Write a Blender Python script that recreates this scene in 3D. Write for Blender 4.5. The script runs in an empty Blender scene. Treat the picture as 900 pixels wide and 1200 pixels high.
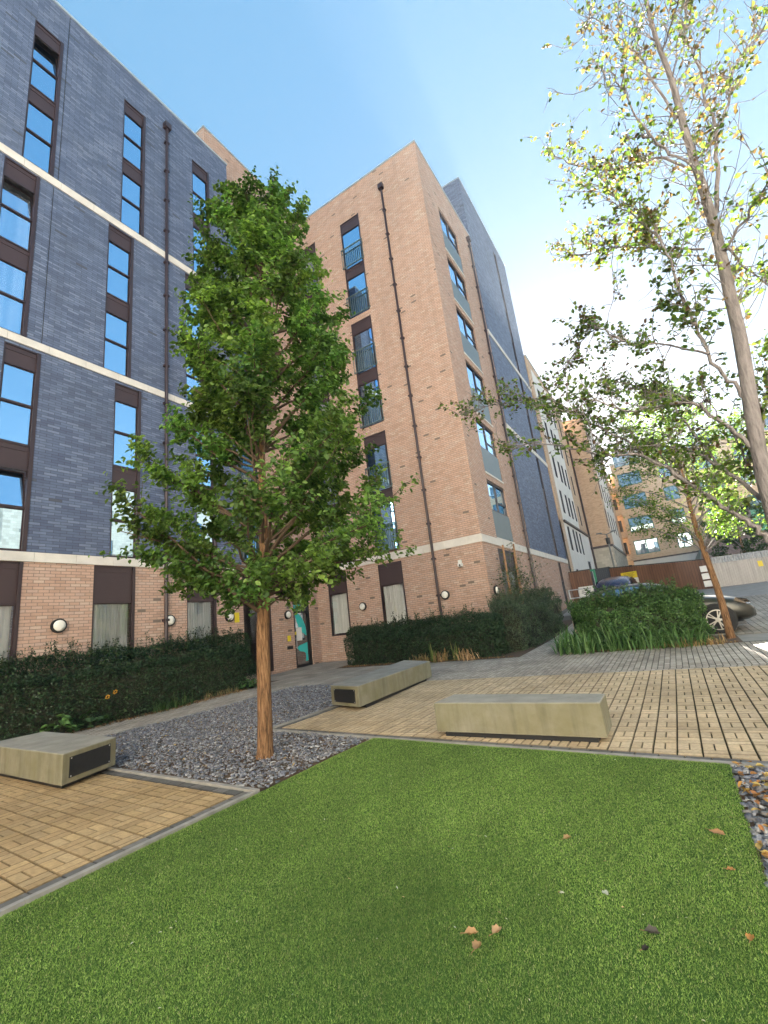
import bpy, math, random
import numpy as np
from mathutils import Vector, Matrix

random.seed(7)
rng = np.random.default_rng(11)
scene = bpy.context.scene
COL = scene.collection
D2R = math.radians

# ------------------------------------------------------------------ terrain
def G(y):
    if y < 6: return 0.0
    if y < 8: return (y - 6) ** 2 * .0075
    if y < 16: return .03 + .03 * (y - 8)
    if y < 20: return .27 + .03 * (y - 16) + .00875 * (y - 16) ** 2
    if y < 28: return .53 + .1 * (y - 20)
    if y < 32: return 1.33 + .1 * (y - 28) - .0125 * (y - 28) ** 2
    return 1.53
Gv = np.vectorize(G)
SLABS = [6, 6.5, 7, 7.5, 8, 16, 16.7, 17.4, 18.1, 18.8, 19.4, 20, 28, 29, 30, 31, 32]

# ------------------------------------------------------------------ materials
M = {}
class NT:
    def __init__(s, name):
        s.m = bpy.data.materials.new(name); s.m.use_nodes = True
        s.t = s.m.node_tree; s.n = s.t.nodes; s.l = s.t.links
        s.b = s.n['Principled BSDF']; s.out = s.n['Material Output']
        M[name] = s.m
    def new(s, typ, **kw):
        x = s.n.new(typ)
        for k, v in kw.items(): setattr(x, k, v)
        return x
    def link(s, a, b): s.l.new(a, b)
    def coord(s, kind='Object'): return s.new('ShaderNodeTexCoord').outputs[kind]
    def noise(s, vec, scale, detail=4, rough=.55):
        x = s.new('ShaderNodeTexNoise'); x.inputs['Scale'].default_value = scale
        x.inputs['Detail'].default_value = detail; x.inputs['Roughness'].default_value = rough
        if vec is not None: s.link(vec, x.inputs['Vector'])
        return x.outputs['Fac']
    def ramp(s, fac, stops, interp='LINEAR'):
        x = s.new('ShaderNodeValToRGB'); cr = x.color_ramp; cr.interpolation = interp
        while len(cr.elements) < len(stops): cr.elements.new(.5)
        for e, (p, c) in zip(cr.elements, stops):
            e.position = p; e.color = (c[0], c[1], c[2], 1) if not isinstance(c, (int, float)) else (c, c, c, 1)
        s.link(fac, x.inputs['Fac']); return x.outputs['Color']
    def mix(s, fac, a, b, mode='MIX'):
        x = s.new('ShaderNodeMix', data_type='RGBA', blend_type=mode)
        for v, i in ((fac, 0), (a, 6), (b, 7)):
            if isinstance(v, bpy.types.NodeSocket): s.link(v, x.inputs[i])
            elif i == 0: x.inputs[0].default_value = v
            else: x.inputs[i].default_value = (v[0], v[1], v[2], 1)
        return x.outputs[2]
    def math(s, op, a, b=0.0):
        x = s.new('ShaderNodeMath', operation=op)
        for v, i in ((a, 0), (b, 1)):
            if isinstance(v, bpy.types.NodeSocket): s.link(v, x.inputs[i])
            else: x.inputs[i].default_value = v
        return x.outputs[0]
    def bump(s, h, strength=.3, dist=.01):
        x = s.new('ShaderNodeBump'); x.inputs['Strength'].default_value = strength
        x.inputs['Distance'].default_value = dist; s.link(h, x.inputs['Height'])
        s.link(x.outputs['Normal'], s.b.inputs['Normal']); return x
    def base(s, c):
        if isinstance(c, bpy.types.NodeSocket): s.link(c, s.b.inputs['Base Color'])
        else: s.b.inputs['Base Color'].default_value = (*c, 1)
    def set(s, rough=.6, metal=0., spec=None):
        s.b.inputs['Roughness'].default_value = rough; s.b.inputs['Metallic'].default_value = metal
        if spec is not None: s.b.inputs['Specular IOR Level'].default_value = spec

def plain(name, col, rough=.6, metal=0., var=.12, scale=6., bump=0., spec=None):
    t = NT(name); c = t.coord()
    f = t.noise(c, scale, 5)
    lo = [x * (1 - var) for x in col]; hi = [min(1, x * (1 + var)) for x in col]
    t.base(t.ramp(f, [(.3, lo), (.7, hi)])); t.set(rough, metal, spec)
    if bump: t.bump(t.noise(c, scale * 8, 4), bump, .005)
    return t.m

def brick(name, stops, mortar, w=.225, h=.075, mw=.011, patch=.12, patchcol=(.2, .17, .15), rough=.85, spec=.3):
    t = NT(name)
    uv = t.new('ShaderNodeUVMap').outputs['UV']
    sp = t.new('ShaderNodeSeparateXYZ'); t.link(uv, sp.inputs[0])
    u, v = sp.outputs[0], sp.outputs[1]
    row = t.math('FLOOR', t.math('DIVIDE', v, h))
    sh = t.math('MULTIPLY', t.math('MODULO', t.math('ADD', row, 1000.), 2.0), w * .5)
    uu = t.math('DIVIDE', t.math('ADD', u, sh), w)
    colm = t.math('FLOOR', uu)
    fu = t.math('MULTIPLY', t.math('SUBTRACT', uu, colm), w)
    fv = t.math('SUBTRACT', v, t.math('MULTIPLY', row, h))
    # distance to brick edge, slightly wandering
    nz = t.math('MULTIPLY', t.math('SUBTRACT', t.noise(uv, 40, 2), .5), .006)
    du = t.math('MINIMUM', fu, t.math('SUBTRACT', w, fu))
    dv = t.math('MINIMUM', fv, t.math('SUBTRACT', h, fv))
    dd = t.math('ADD', t.math('MINIMUM', du, dv), nz)
    mask = t.new('ShaderNodeMapRange'); mask.inputs['From Min'].default_value = mw * .35; mask.inputs['From Max'].default_value = mw * .75
    t.link(dd, mask.inputs['Value']); mask = mask.outputs[0]
    cv = t.new('ShaderNodeCombineXYZ'); t.link(colm, cv.inputs[0]); t.link(row, cv.inputs[1])
    wn = t.new('ShaderNodeTexWhiteNoise', noise_dimensions='2D'); t.link(cv.outputs[0], wn.inputs['Vector'])
    bc = t.ramp(wn.outputs['Value'], stops)
    fine = t.noise(uv, 60, 4)
    bc = t.mix(.35, bc, t.ramp(fine, [(.3, (.6, .6, .6)), (.7, (1.15, 1.15, 1.15))]), 'MULTIPLY')
    big = t.noise(uv, .55, 5, .6)
    bc = t.mix(t.math('MULTIPLY', t.ramp(big, [(.5, 0.), (.72, 1.)]), patch), bc, patchcol)
    # short dark runs of soiled courses
    mp = t.new('ShaderNodeMapping'); mp.inputs['Scale'].default_value = (1.6, 7, 1); t.link(uv, mp.inputs[0])
    sm = t.ramp(t.noise(mp.outputs[0], 1., 3, .5), [(.66, 0.), (.75, 1.)])
    bc = t.mix(t.math('MULTIPLY', sm, .16), bc, [x * .35 for x in stops[0][1]])
    wb = t.new('ShaderNodeTexWhiteNoise', noise_dimensions='2D')
    mp2 = t.new('ShaderNodeMapping'); mp2.inputs['Scale'].default_value = (2.6, .12, 1); t.link(uv, mp2.inputs[0])
    bc = t.mix(t.math('MULTIPLY', t.ramp(t.noise(mp2.outputs[0], 1., 4, .6), [(.5, 0.), (.75, 1.)]), .28), bc, [x * .5 for x in stops[1][1]])
    bc = t.mix(t.math('MULTIPLY', t.math('GREATER_THAN', wn.outputs['Value'], .992), .7), bc, (.03, .03, .03))
    t.base(t.mix(mask, mortar, bc)); t.set(rough, 0, spec)
    hgt = t.math('ADD', mask, t.math('MULTIPLY', fine, .35))
    t.bump(t.math('ADD', hgt, t.math('MULTIPLY', wn.outputs['Value'], .5)), .55, .006)
    return t.m

brick('tan_brick', [(0, (.48, .31, .23)), (.3, (.55, .36, .27)), (.6, (.59, .39, .295)), (.85, (.53, .375, .30)), (1, (.62, .465, .365))], (.20, .16, .135), patch=.2, patchcol=(.33, .24, .19))
brick('slate_brick', [(0, (.082, .108, .182)), (.4, (.115, .146, .232)), (.75, (.142, .178, .272)), (1, (.19, .23, .325))], (.042, .05, .072), w=.29, h=.072, mw=.009, patch=.3, patchcol=(.07, .08, .1), rough=.6, spec=.5)
brick('buff_brick', [(0, (.52, .35, .23)), (.5, (.63, .43, .29)), (1, (.68, .49, .34))], (.45, .35, .26), patch=.2, patchcol=(.5, .36, .24))
brick('orange_brick', [(0, (.60, .42, .27)), (.5, (.68, .49, .33)), (1, (.73, .55, .38))], (.52, .40, .28), patch=.15, patchcol=(.5, .3, .15))
brick('cream_block', [(0, (.45, .40, .32)), (.5, (.56, .5, .41)), (1, (.62, .56, .46))], (.4, .36, .3), w=.44, h=.225, mw=.014, patch=.2, patchcol=(.4, .35, .28))
plain('pale_render', (.72, .68, .63), .85, var=.06, scale=1.5)
plain('bounce_render', (.78, .74, .66), .85, var=.04, scale=1.5)  # whiteness raised so the unseen rear block throws more sun back
plain('stone', (.66, .62, .56), .8, var=.1, scale=3, bump=.15)
plain('coping_metal', (.42, .47, .5), .45, .3, var=.08)
plain('brown_metal', (.040, .024, .026), .42, .0, var=.12, scale=3)
plain('brown_panel', (.050, .030, .031), .5, .0, var=.08, scale=2)
plain('black_trim', (.012, .012, .013), .5)
plain('black_panel', (.014, .014, .015), .55, var=.2, scale=20)
plain('teal_rail', (.10, .15, .155), .45, .2)
plain('grey_panel', (.15, .185, .195), .5, .1, var=.06)
plain('white_plastic', (.75, .74, .7), .4, var=.04)
plain('dark_inside', (.02, .02, .02), .9)
plain('timber', (.30, .17, .085), .8, var=.25, scale=12)
plain('soil', (.10, .06, .035), .95, var=.4, scale=14, bump=.5)
plain('roofing', (.18, .18, .18), .9)
plain('galvanised', (.45, .46, .47), .45, .6, var=.15, scale=9)
plain('green_paint', (.02, .22, .11), .5)
plain('yellow_sign', (.75, .58, .03), .5, var=.03)
plain('white_sign', (.72, .70, .66), .5, var=.04)
plain('container_navy', (.012, .016, .028), .5)
plain('lamp_post', (.16, .17, .17), .5, .3)
plain('turquoise', (.04, .50, .47), .4, var=.03)
plain('tyre', (.018, .018, .018), .85)
plain('alloy', (.34, .32, .28), .4, .6, var=.1)
plain('car_grey', (.05, .048, .04), .28, .5, var=.04, scale=2)
plain('car_violet', (.05, .042, .075), .25, .4, var=.04)
plain('headlamp', (.16, .13, .10), .15, .3)
plain('concrete_slab', (.36, .34, .31), .85, var=.15, scale=5, bump=.25)
plain('kerb_stone', (.30, .285, .255), .85, var=.22, scale=7, bump=.3)

# bulkhead lamp glass: unlit opal diffuser
plain('opal', (.8, .78, .70), .35, var=.03)

# concrete of the benches
t = NT('bench_concrete'); c = t.coord(); g = t.new('ShaderNodeNewGeometry')
sp = t.new('ShaderNodeSeparateXYZ'); t.link(g.outputs['Normal'], sp.inputs[0])
ab = t.math('ABSOLUTE', sp.outputs[2])
col = t.ramp(t.noise(c, 3.2, 7, .62), [(.25, (.24, .225, .19)), (.5, (.31, .295, .25)), (.75, (.38, .36, .31))])
alg = t.ramp(t.noise(c, 2.3, 6, .65), [(.25, 0.), (.8, 1.)])
side = t.math('SUBTRACT', 1.0, ab)
col = t.mix(t.math('MULTIPLY', t.math('ADD', t.math('MULTIPLY', alg, .6), .4), t.math('MULTIPLY', side, .9)), col, (.15, .135, .055))
col = t.mix(t.math('MULTIPLY', t.ramp(t.noise(c, 9, 5, .7), [(.55, 0.), (.72, 1.)]), .3), col, (.15, .135, .10))
mpb = t.new('ShaderNodeMapping'); mpb.inputs['Scale'].default_value = (7, 7, .9); t.link(c, mpb.inputs[0])
col = t.mix(t.math('MULTIPLY', t.math('MULTIPLY', t.ramp(t.noise(mpb.outputs[0], 1., 5, .65), [(.48, 0.), (.7, 1.)]), side), .45), col, (.09, .082, .055))
vo = t.new('ShaderNodeTexVoronoi'); vo.inputs['Scale'].default_value = 42; t.link(c, vo.inputs['Vector'])
pit = t.ramp(vo.outputs['Distance'], [(.04, 0.), (.1, 1.)])
pm = t.math('MULTIPLY', t.math('SUBTRACT', 1.0, pit), t.ramp(t.noise(c, 5, 2), [(.5, 0.), (.6, 1.)]))
col = t.mix(t.math('MULTIPLY', pm, .6), col, (.1, .09, .07))
t.base(col); t.set(.8, 0, .3); t.bump(t.math('ADD', t.noise(c, 70, 4), t.math('MULTIPLY', pm, -2)), .2, .004)

# attribute coloured materials
def attr_mat(name, rough=.7, spec=.3, bumpscale=60, bump=.3, var=.3, nscale=25):
    t = NT(name); a = t.new('ShaderNodeAttribute', attribute_name='Col'); c = t.coord()
    f = t.ramp(t.noise(c, nscale, 5, .65), [(.25, (1 - var,) * 3), (.75, (1 + var * .6,) * 3)])
    col = t.mix(1.0, a.outputs['Color'], f, 'MULTIPLY')
    t.base(col); t.set(rough, 0, spec)
    if bump: t.bump(t.noise(c, bumpscale, 4), bump, .004)
    return t
tb = attr_mat('block_paving', .85, .25)
# broad weathering of the paving
c = tb.coord(); st = tb.ramp(tb.noise(c, .7, 6, .65), [(.35, (.72, .70, .66)), (.65, (1.08, 1.08, 1.06))])
src = tb.b.inputs['Base Color'].links[0].from_socket
tb.base(tb.mix(1.0, src, st, 'MULTIPLY'))
attr_mat('slate_chip', .6, .4, 90, .3, .25, 60)
t = NT('joint_sand'); c = t.coord()
jm = t.ramp(t.noise(c, 1.3, 4), [(.45, (.028, .022, .014)), (.65, (.036, .038, .014))]); t.base(jm); t.set(.95, 0, .1)

def leaf_mat(name, trans=.4, rough=.5, spec=.35):
    t = NT(name); a = t.new('ShaderNodeAttribute', attribute_name='Col')
    t.base(a.outputs['Color']); t.set(rough, 0, spec)
    tr = t.new('ShaderNodeBsdfTranslucent')
    tc = t.mix(1.0, a.outputs['Color'], (1.25, 1.35, .55), 'MULTIPLY'); t.link(tc, tr.inputs['Color'])
    mx = t.new('ShaderNodeMixShader'); mx.inputs[0].default_value = trans
    t.link(t.b.outputs[0], mx.inputs[1]); t.link(tr.outputs[0], mx.inputs[2]); t.link(mx.outputs[0], t.out.inputs['Surface'])
leaf_mat('leaf', .58); leaf_mat('hedge_leaf', .25, .45); leaf_mat('turf_blade', .25, .55, .25); leaf_mat('dry_leaf', .2, .7)

def bark(name, stops, scale=(38, 38, 3)):
    t = NT(name); c = t.coord(); mp = t.new('ShaderNodeMapping'); mp.inputs['Scale'].default_value = scale; t.link(c, mp.inputs[0])
    f = t.noise(mp.outputs[0], 1.0, 6, .7)
    f2 = t.noise(c, 5, 4)
    col = t.ramp(f, stops); col = t.mix(t.math('MULTIPLY', f2, .35), col, stops[0][1])
    t.base(col); t.set(.9, 0, .2); t.bump(f, 1.0, .02)
bark('orange_bark', [(.36, (.035, .02, .012)), (.47, (.20, .11, .055)), (.64, (.37, .215, .115))], (60, 60, 5))
bark('grey_bark', [(.3, (.11, .10, .10)), (.5, (.24, .215, .21)), (.75, (.36, .33, .32))], (45, 45, 8))
plain('twig', (.10, .065, .04), .85)

# timber boards of the fence
t = NT('fence_boards'); uv = t.new('ShaderNodeUVMap').outputs['UV']
sp = t.new('ShaderNodeSeparateXYZ'); t.link(uv, sp.inputs[0])
bu = t.math('DIVIDE', sp.outputs[0], .14); bi = t.math('FLOOR', bu); bf = t.math('SUBTRACT', bu, bi)
cv = t.new('ShaderNodeCombineXYZ'); t.link(bi, cv.inputs[0])
wn = t.new('ShaderNodeTexWhiteNoise', noise_dimensions='2D'); t.link(cv.outputs[0], wn.inputs['Vector'])
mp = t.new('ShaderNodeMapping'); mp.inputs['Scale'].default_value = (30, 2, 1); t.link(uv, mp.inputs[0])
col = t.mix(.5, t.ramp(wn.outputs['Value'], [(0, (.11, .05, .028)), (1, (.22, .105, .06))]), t.ramp(t.noise(mp.outputs[0], 1, 4), [(.3, (.08, .04, .025)), (.7, (.26, .13, .075))]))
e = t.math('MINIMUM', bf, t.math('SUBTRACT', 1.0, bf)); gm = t.ramp(e, [(.03, 0.), (.07, 1.)])
t.base(t.mix(gm, (.02, .012, .01), col)); t.set(.6, 0, .4); t.bump(gm, .6, .02)
# profiled steel of the gate
t = NT('gate_steel'); uv = t.new('ShaderNodeUVMap').outputs['UV']; mp = t.new('ShaderNodeMapping'); mp.inputs['Scale'].default_value = (7, .6, 1); t.link(uv, mp.inputs[0])
t.base(t.ramp(t.noise(mp.outputs[0], 1, 5, .65), [(.3, (.33, .30, .27)), (.7, (.50, .46, .43))])); t.set(.6, .2)
wv = t.new('ShaderNodeTexWave'); wv.inputs['Scale'].default_value = 3.2; t.link(uv, wv.inputs['Vector']); t.bump(wv.outputs['Fac'], .5, .03)
# curtain cloth
t = NT('curtain_cloth'); c = t.coord(); mp = t.new('ShaderNodeMapping'); mp.inputs['Scale'].default_value = (9, 9, .4); t.link(c, mp.inputs[0])
t.base(t.ramp(t.noise(mp.outputs[0], 1, 3), [(.3, (.72, .71, .68)), (.7, (.9, .89, .87))])); t.set(.9)
plain('blind_edge', (.6, .62, .6), .7)

# glazing: strong mirror of the sky over a dark room
def glass(name, clear, lo, tint=(.82, .9, 1.0)):
    t = NT(name); gl = t.new('ShaderNodeBsdfGlossy'); gl.inputs['Color'].default_value = (*tint, 1); gl.inputs['Roughness'].default_value = .015
    c = t.coord(); bp = t.new('ShaderNodeBump'); bp.inputs['Strength'].default_value = .018; bp.inputs['Distance'].default_value = .05
    t.link(t.noise(c, 1.3, 2), bp.inputs['Height']); t.link(bp.outputs[0], gl.inputs['Normal'])
    fr = t.new('ShaderNodeFresnel'); fr.inputs['IOR'].default_value = 1.5
    fac = t.new('ShaderNodeMapRange'); fac.inputs['From Min'].default_value = .04; fac.inputs['From Max'].default_value = 1.; fac.inputs['To Min'].default_value = lo; fac.inputs['To Max'].default_value = 1.
    t.link(fr.outputs[0], fac.inputs['Value'])
    if clear:
        ba = t.new('ShaderNodeBsdfTransparent'); ba.inputs['Color'].default_value = (.92, .94, .94, 1)
    else:
        ba = t.new('ShaderNodeBsdfDiffuse'); oi = t.new('ShaderNodeObjectInfo'); mp = t.new('ShaderNodeMapping'); mp.inputs['Scale'].default_value = (5, 5, .15); t.link(c, mp.inputs[0])
        cl_ = t.ramp(t.noise(mp.outputs[0], 1, 3), [(.4, (.10, .10, .11)), (.6, (.5, .5, .5))]); t.link(t.mix(t.math('GREATER_THAN', oi.outputs['Random'], .72), (.02, .024, .03), cl_), ba.inputs['Color'])
    mx = t.new('ShaderNodeMixShader'); t.link(fac.outputs[0], mx.inputs[0]); t.link(ba.outputs[0], mx.inputs[1]); t.link(gl.outputs[0], mx.inputs[2])
    t.link(mx.outputs[0], t.out.inputs['Surface'])
glass('sky_glass', False, .86, (.56, .80, 1.0)); glass('street_glass', False, .28, (.7, .85, .95)); glass('clear_glass', True, .09); glass('car_glass', False, .3)

# artificial turf base
t = NT('turf_back'); c = t.coord(); t.base(t.ramp(t.noise(c, 60, 3), [(.3, (.04, .085, .018)), (.7, (.07, .135, .03))])); t.set(.9, 0, .1)
# asphalt / pale road
plain('road_surface', (.26, .245, .225), .9, var=.15, scale=2.5, bump=.3)
plain('earth', (.13, .115, .09), .95, var=.2, scale=.7)

# ------------------------------------------------------------------ mesh helpers
def wloc(o):
    v = Vector((0, 0, 0))
    while o is not None: v = v + o.location; o = o.parent
    return v

def link(name, me, mat, parent=None):
    o = bpy.data.objects.new(name, me); COL.objects.link(o)
    if mat is not None:
        for m in (mat if isinstance(mat, (list, tuple)) else [mat]): me.materials.append(M[m])
    if parent is not None: o.parent = parent
    return o

def np_obj(name, V, F, mat, parent=None, col=None, smooth=False, uv=None, world=True):
    """V: (n,3), F: (m,k) int array of one polygon size"""
    V = np.asarray(V, dtype=np.float32)
    if parent is not None and world: V = V - np.array(wloc(parent), dtype=np.float32)
    F = np.asarray(F, dtype=np.int32); m, k = F.shape
    me = bpy.data.meshes.new(name)
    me.vertices.add(len(V)); me.vertices.foreach_set('co', V.ravel())
    me.loops.add(m * k); me.loops.foreach_set('vertex_index', F.ravel())
    me.polygons.add(m); me.polygons.foreach_set('loop_start', np.arange(0, m * k, k, dtype=np.int32))
    me.update(calc_edges=True)
    if smooth: me.polygons.foreach_set('use_smooth', np.ones(m, dtype=bool))
    if col is not None:
        a = me.color_attributes.new('Col', 'FLOAT_COLOR', 'POINT')
        c4 = np.ones((len(V), 4), dtype=np.float32); c4[:, :3] = col; a.data.foreach_set('color', c4.ravel())
    if uv is not None:
        l = me.uv_layers.new(name='UVMap'); l.data.foreach_set('uv', np.asarray(uv, dtype=np.float32)[F.ravel()].ravel())
    me.validate(clean_customdata=False)
    return link(name, me, mat, parent)

class MB:
    """collects polygons with uv and colour; builds ONE mesh object"""
    def __init__(s): s.v = []; s.f = []; s.uv = []; s.c = []; s.mi = []
    def poly(s, pts, uv=None, col=None, mi=0):
        i = len(s.v); s.v += [tuple(p) for p in pts]; s.f.append(tuple(range(i, i + len(pts))))
        if uv is None:
            p = [Vector(q) for q in pts]; n = (p[1] - p[0]).cross(p[2] - p[0])
            if n.length < 1e-12: n = Vector((0, 0, 1))
            n.normalize()
            if abs(n.z) > .7: uv = [(q.x, q.y) for q in p]
            else:
                d = Vector((-n.y, n.x, 0)).normalized()
                uv = [(q.dot(d), q.z) for q in p]
        s.uv += list(uv); s.c += [col or (1, 1, 1)] * len(pts); s.mi.append(mi)
    def box(s, c, X, Y, Z, sx, sy, sz, col=None, mi=0):
        """c = centre, X,Y,Z unit axes, full sizes"""
        c = Vector(c); X = Vector(X) * sx / 2; Y = Vector(Y) * sy / 2; Z = Vector(Z) * sz / 2
        p = lambda a, b, d: c + X * a + Y * b + Z * d
        for q in (((-1, -1, -1), (-1, 1, -1), (1, 1, -1), (1, -1, -1)), ((-1, -1, 1), (1, -1, 1), (1, 1, 1), (-1, 1, 1)),
                  ((-1, -1, -1), (1, -1, -1), (1, -1, 1), (-1, -1, 1)), ((1, 1, -1), (-1, 1, -1), (-1, 1, 1), (1, 1, 1)),
                  ((-1, 1, -1), (-1, -1, -1), (-1, -1, 1), (-1, 1, 1)), ((1, -1, -1), (1, 1, -1), (1, 1, 1), (1, -1, 1))):
            s.poly([p(*k) for k in q], col=col, mi=mi)
    def abox(s, x0, x1, y0, y1, z0, z1, **k):
        s.box(((x0 + x1) / 2, (y0 + y1) / 2, (z0 + z1) / 2), (1, 0, 0), (0, 1, 0), (0, 0, 1), x1 - x0, y1 - y0, z1 - z0, **k)
    def prism(s, poly, z0, z1, col=None, mi=0):
        n = len(poly); zz = lambda z, p: z(p[1]) if callable(z) else z
        top = [(p[0], p[1], zz(z1, p)) for p in poly]; bot = [(p[0], p[1], zz(z0, p)) for p in poly]
        s.poly(top, col=col, mi=mi); s.poly(bot[::-1], col=col, mi=mi)
        for i in range(n):
            j = (i + 1) % n; s.poly([bot[i], bot[j], top[j], top[i]], col=col, mi=mi)
    def tube(s, pts, rad, n=8, cap=True, col=None):
        V, F = tube_np(pts, rad, n); i = len(s.v)
        s.v += [tuple(x) for x in V]; s.uv += [(0, 0)] * len(V); s.c += [col or (1, 1, 1)] * len(V)
        for f in F: s.f.append(tuple(int(x) + i for x in f)); s.mi.append(0)
        if cap:
            s.f.append(tuple(range(i + n - 1, i - 1, -1))); s.mi.append(0)
            k = i + len(V) - n; s.f.append(tuple(range(k, k + n))); s.mi.append(0)
    def build(s, name, mat, parent=None, smooth=False, bevel=0, seg=2, local=False):
        me = bpy.data.meshes.new(name)
        off = wloc(parent) if (parent is not None and not local) else Vector((0, 0, 0))
        me.from_pydata([(v[0] - off.x, v[1] - off.y, v[2] - off.z) for v in s.v], [], s.f)
        l = me.uv_layers.new(name='UVMap'); idx = np.empty(len(me.loops), dtype=np.int32); me.loops.foreach_get('vertex_index', idx)
        l.data.foreach_set('uv', np.asarray(s.uv, dtype=np.float32)[idx].ravel())
        a = me.color_attributes.new('Col', 'FLOAT_COLOR', 'POINT'); c4 = np.ones((len(s.v), 4), dtype=np.float32); c4[:, :3] = np.asarray(s.c, dtype=np.float32)
        a.data.foreach_set('color', c4.ravel())
        me.polygons.foreach_set('material_index', s.mi)
        if smooth: me.polygons.foreach_set('use_smooth', [True] * len(me.polygons))
        me.update()
        o = link(name, me, mat, parent)
        if bevel:
            import bmesh
            bm = bmesh.new(); bm.from_mesh(me); bmesh.ops.remove_doubles(bm, verts=bm.verts, dist=1e-5)
            bmesh.ops.bevel(bm, geom=list(bm.edges), offset=bevel, segments=seg, affect='EDGES', profile=.5, clamp_overlap=True)
            bm.to_mesh(me); bm.free()
        return o

def tube_np(pts, rad, n=6):
    P = np.asarray(pts, float); k = len(P); T = np.gradient(P, axis=0); T /= np.linalg.norm(T, axis=1)[:, None] + 1e-9
    ref = np.array([0, 0, 1.]) if abs(T[0][2]) < .9 else np.array([1., 0, 0])
    V = []
    a = np.linspace(0, 2 * np.pi, n, endpoint=False)
    for i in range(k):
        A = np.cross(T[i], ref); A /= np.linalg.norm(A) + 1e-9; B = np.cross(T[i], A)
        V.append(P[i] + rad[i] * (np.cos(a)[:, None] * A + np.sin(a)[:, None] * B)); ref = np.cross(A, T[i]); ref = ref if np.linalg.norm(ref) > .1 else np.array([0, 0, 1.])
    V = np.concatenate(V)
    F = []
    for i in range(k - 1):
        for j in range(n):
            F.append((i * n + j, i * n + (j + 1) % n, (i + 1) * n + (j + 1) % n, (i + 1) * n + j))
    return V, np.array(F)

def join_np(parts):
    V, F, o = [], [], 0
    for v, f in parts: V.append(v); F.append(f + o); o += len(v)
    return np.concatenate(V), np.concatenate(F)

def thing(name, label, cat, loc=(0, 0, 0), rz=0., group=None):
    o = bpy.data.objects.new(name, None); COL.objects.link(o); o.location = loc; o.rotation_euler = (0, 0, rz)
    o.empty_display_size = .2
    return tag(o, label, cat, group)
def tag(o, label, cat, group=None):
    o['label'] = label; o['category'] = cat
    if group: o['group'] = group
    return o
def struct(o): o['kind'] = 'structure'; return o
def copy_tree(o, parent=None):
    c = o.copy(); COL.objects.link(c)
    if parent is not None: c.parent = parent
    for ch in list(o.children): copy_tree(ch, c)
    return c

# ------------------------------------------------------------------ polygons on the terrain
def clip(poly, a, b, c):            # keep a*x+b*y<=c
    out = []
    for i in range(len(poly)):
        p, q = poly[i], poly[(i + 1) % len(poly)]
        dp = a * p[0] + b * p[1] - c; dq = a * q[0] + b * q[1] - c
        if dp <= 0: out.append(p)
        if (dp < 0 < dq) or (dq < 0 < dp):
            t = dp / (dp - dq); out.append((p[0] + t * (q[0] - p[0]), p[1] + t * (q[1] - p[1])))
    return out
def clip_convex(poly, region):      # region counter-clockwise
    for i in range(len(region)):
        p, q = region[i], region[(i + 1) % len(region)]
        nx, ny = q[1] - p[1], -(q[0] - p[0])
        poly = clip(poly, nx, ny, nx * p[0] + ny * p[1])
        if len(poly) < 3: return []
    return poly
def sheet(name, polys, dz, mat):
    mb = MB()
    for poly in polys:
        ys = [-1e4] + SLABS + [1e4]
        for y0, y1 in zip(ys[:-1], ys[1:]):
            p = clip(clip(poly, 0, -1, -y0), 0, 1, y1)
            if len(p) >= 3: mb.poly([(x, y, G(y) + dz) for x, y in p])
    return struct(mb.build(name, mat))
def inside(poly, x, y):
    r = np.zeros(len(x), bool); j = len(poly) - 1
    for i in range(len(poly)):
        xi, yi = poly[i]; xj, yj = poly[j]
        cnd = ((yi > y) != (yj > y)) & (x < (xj - xi) * (y - yi) / (yj - yi + 1e-12) + xi)
        r ^= cnd; j = i
    return r

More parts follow.
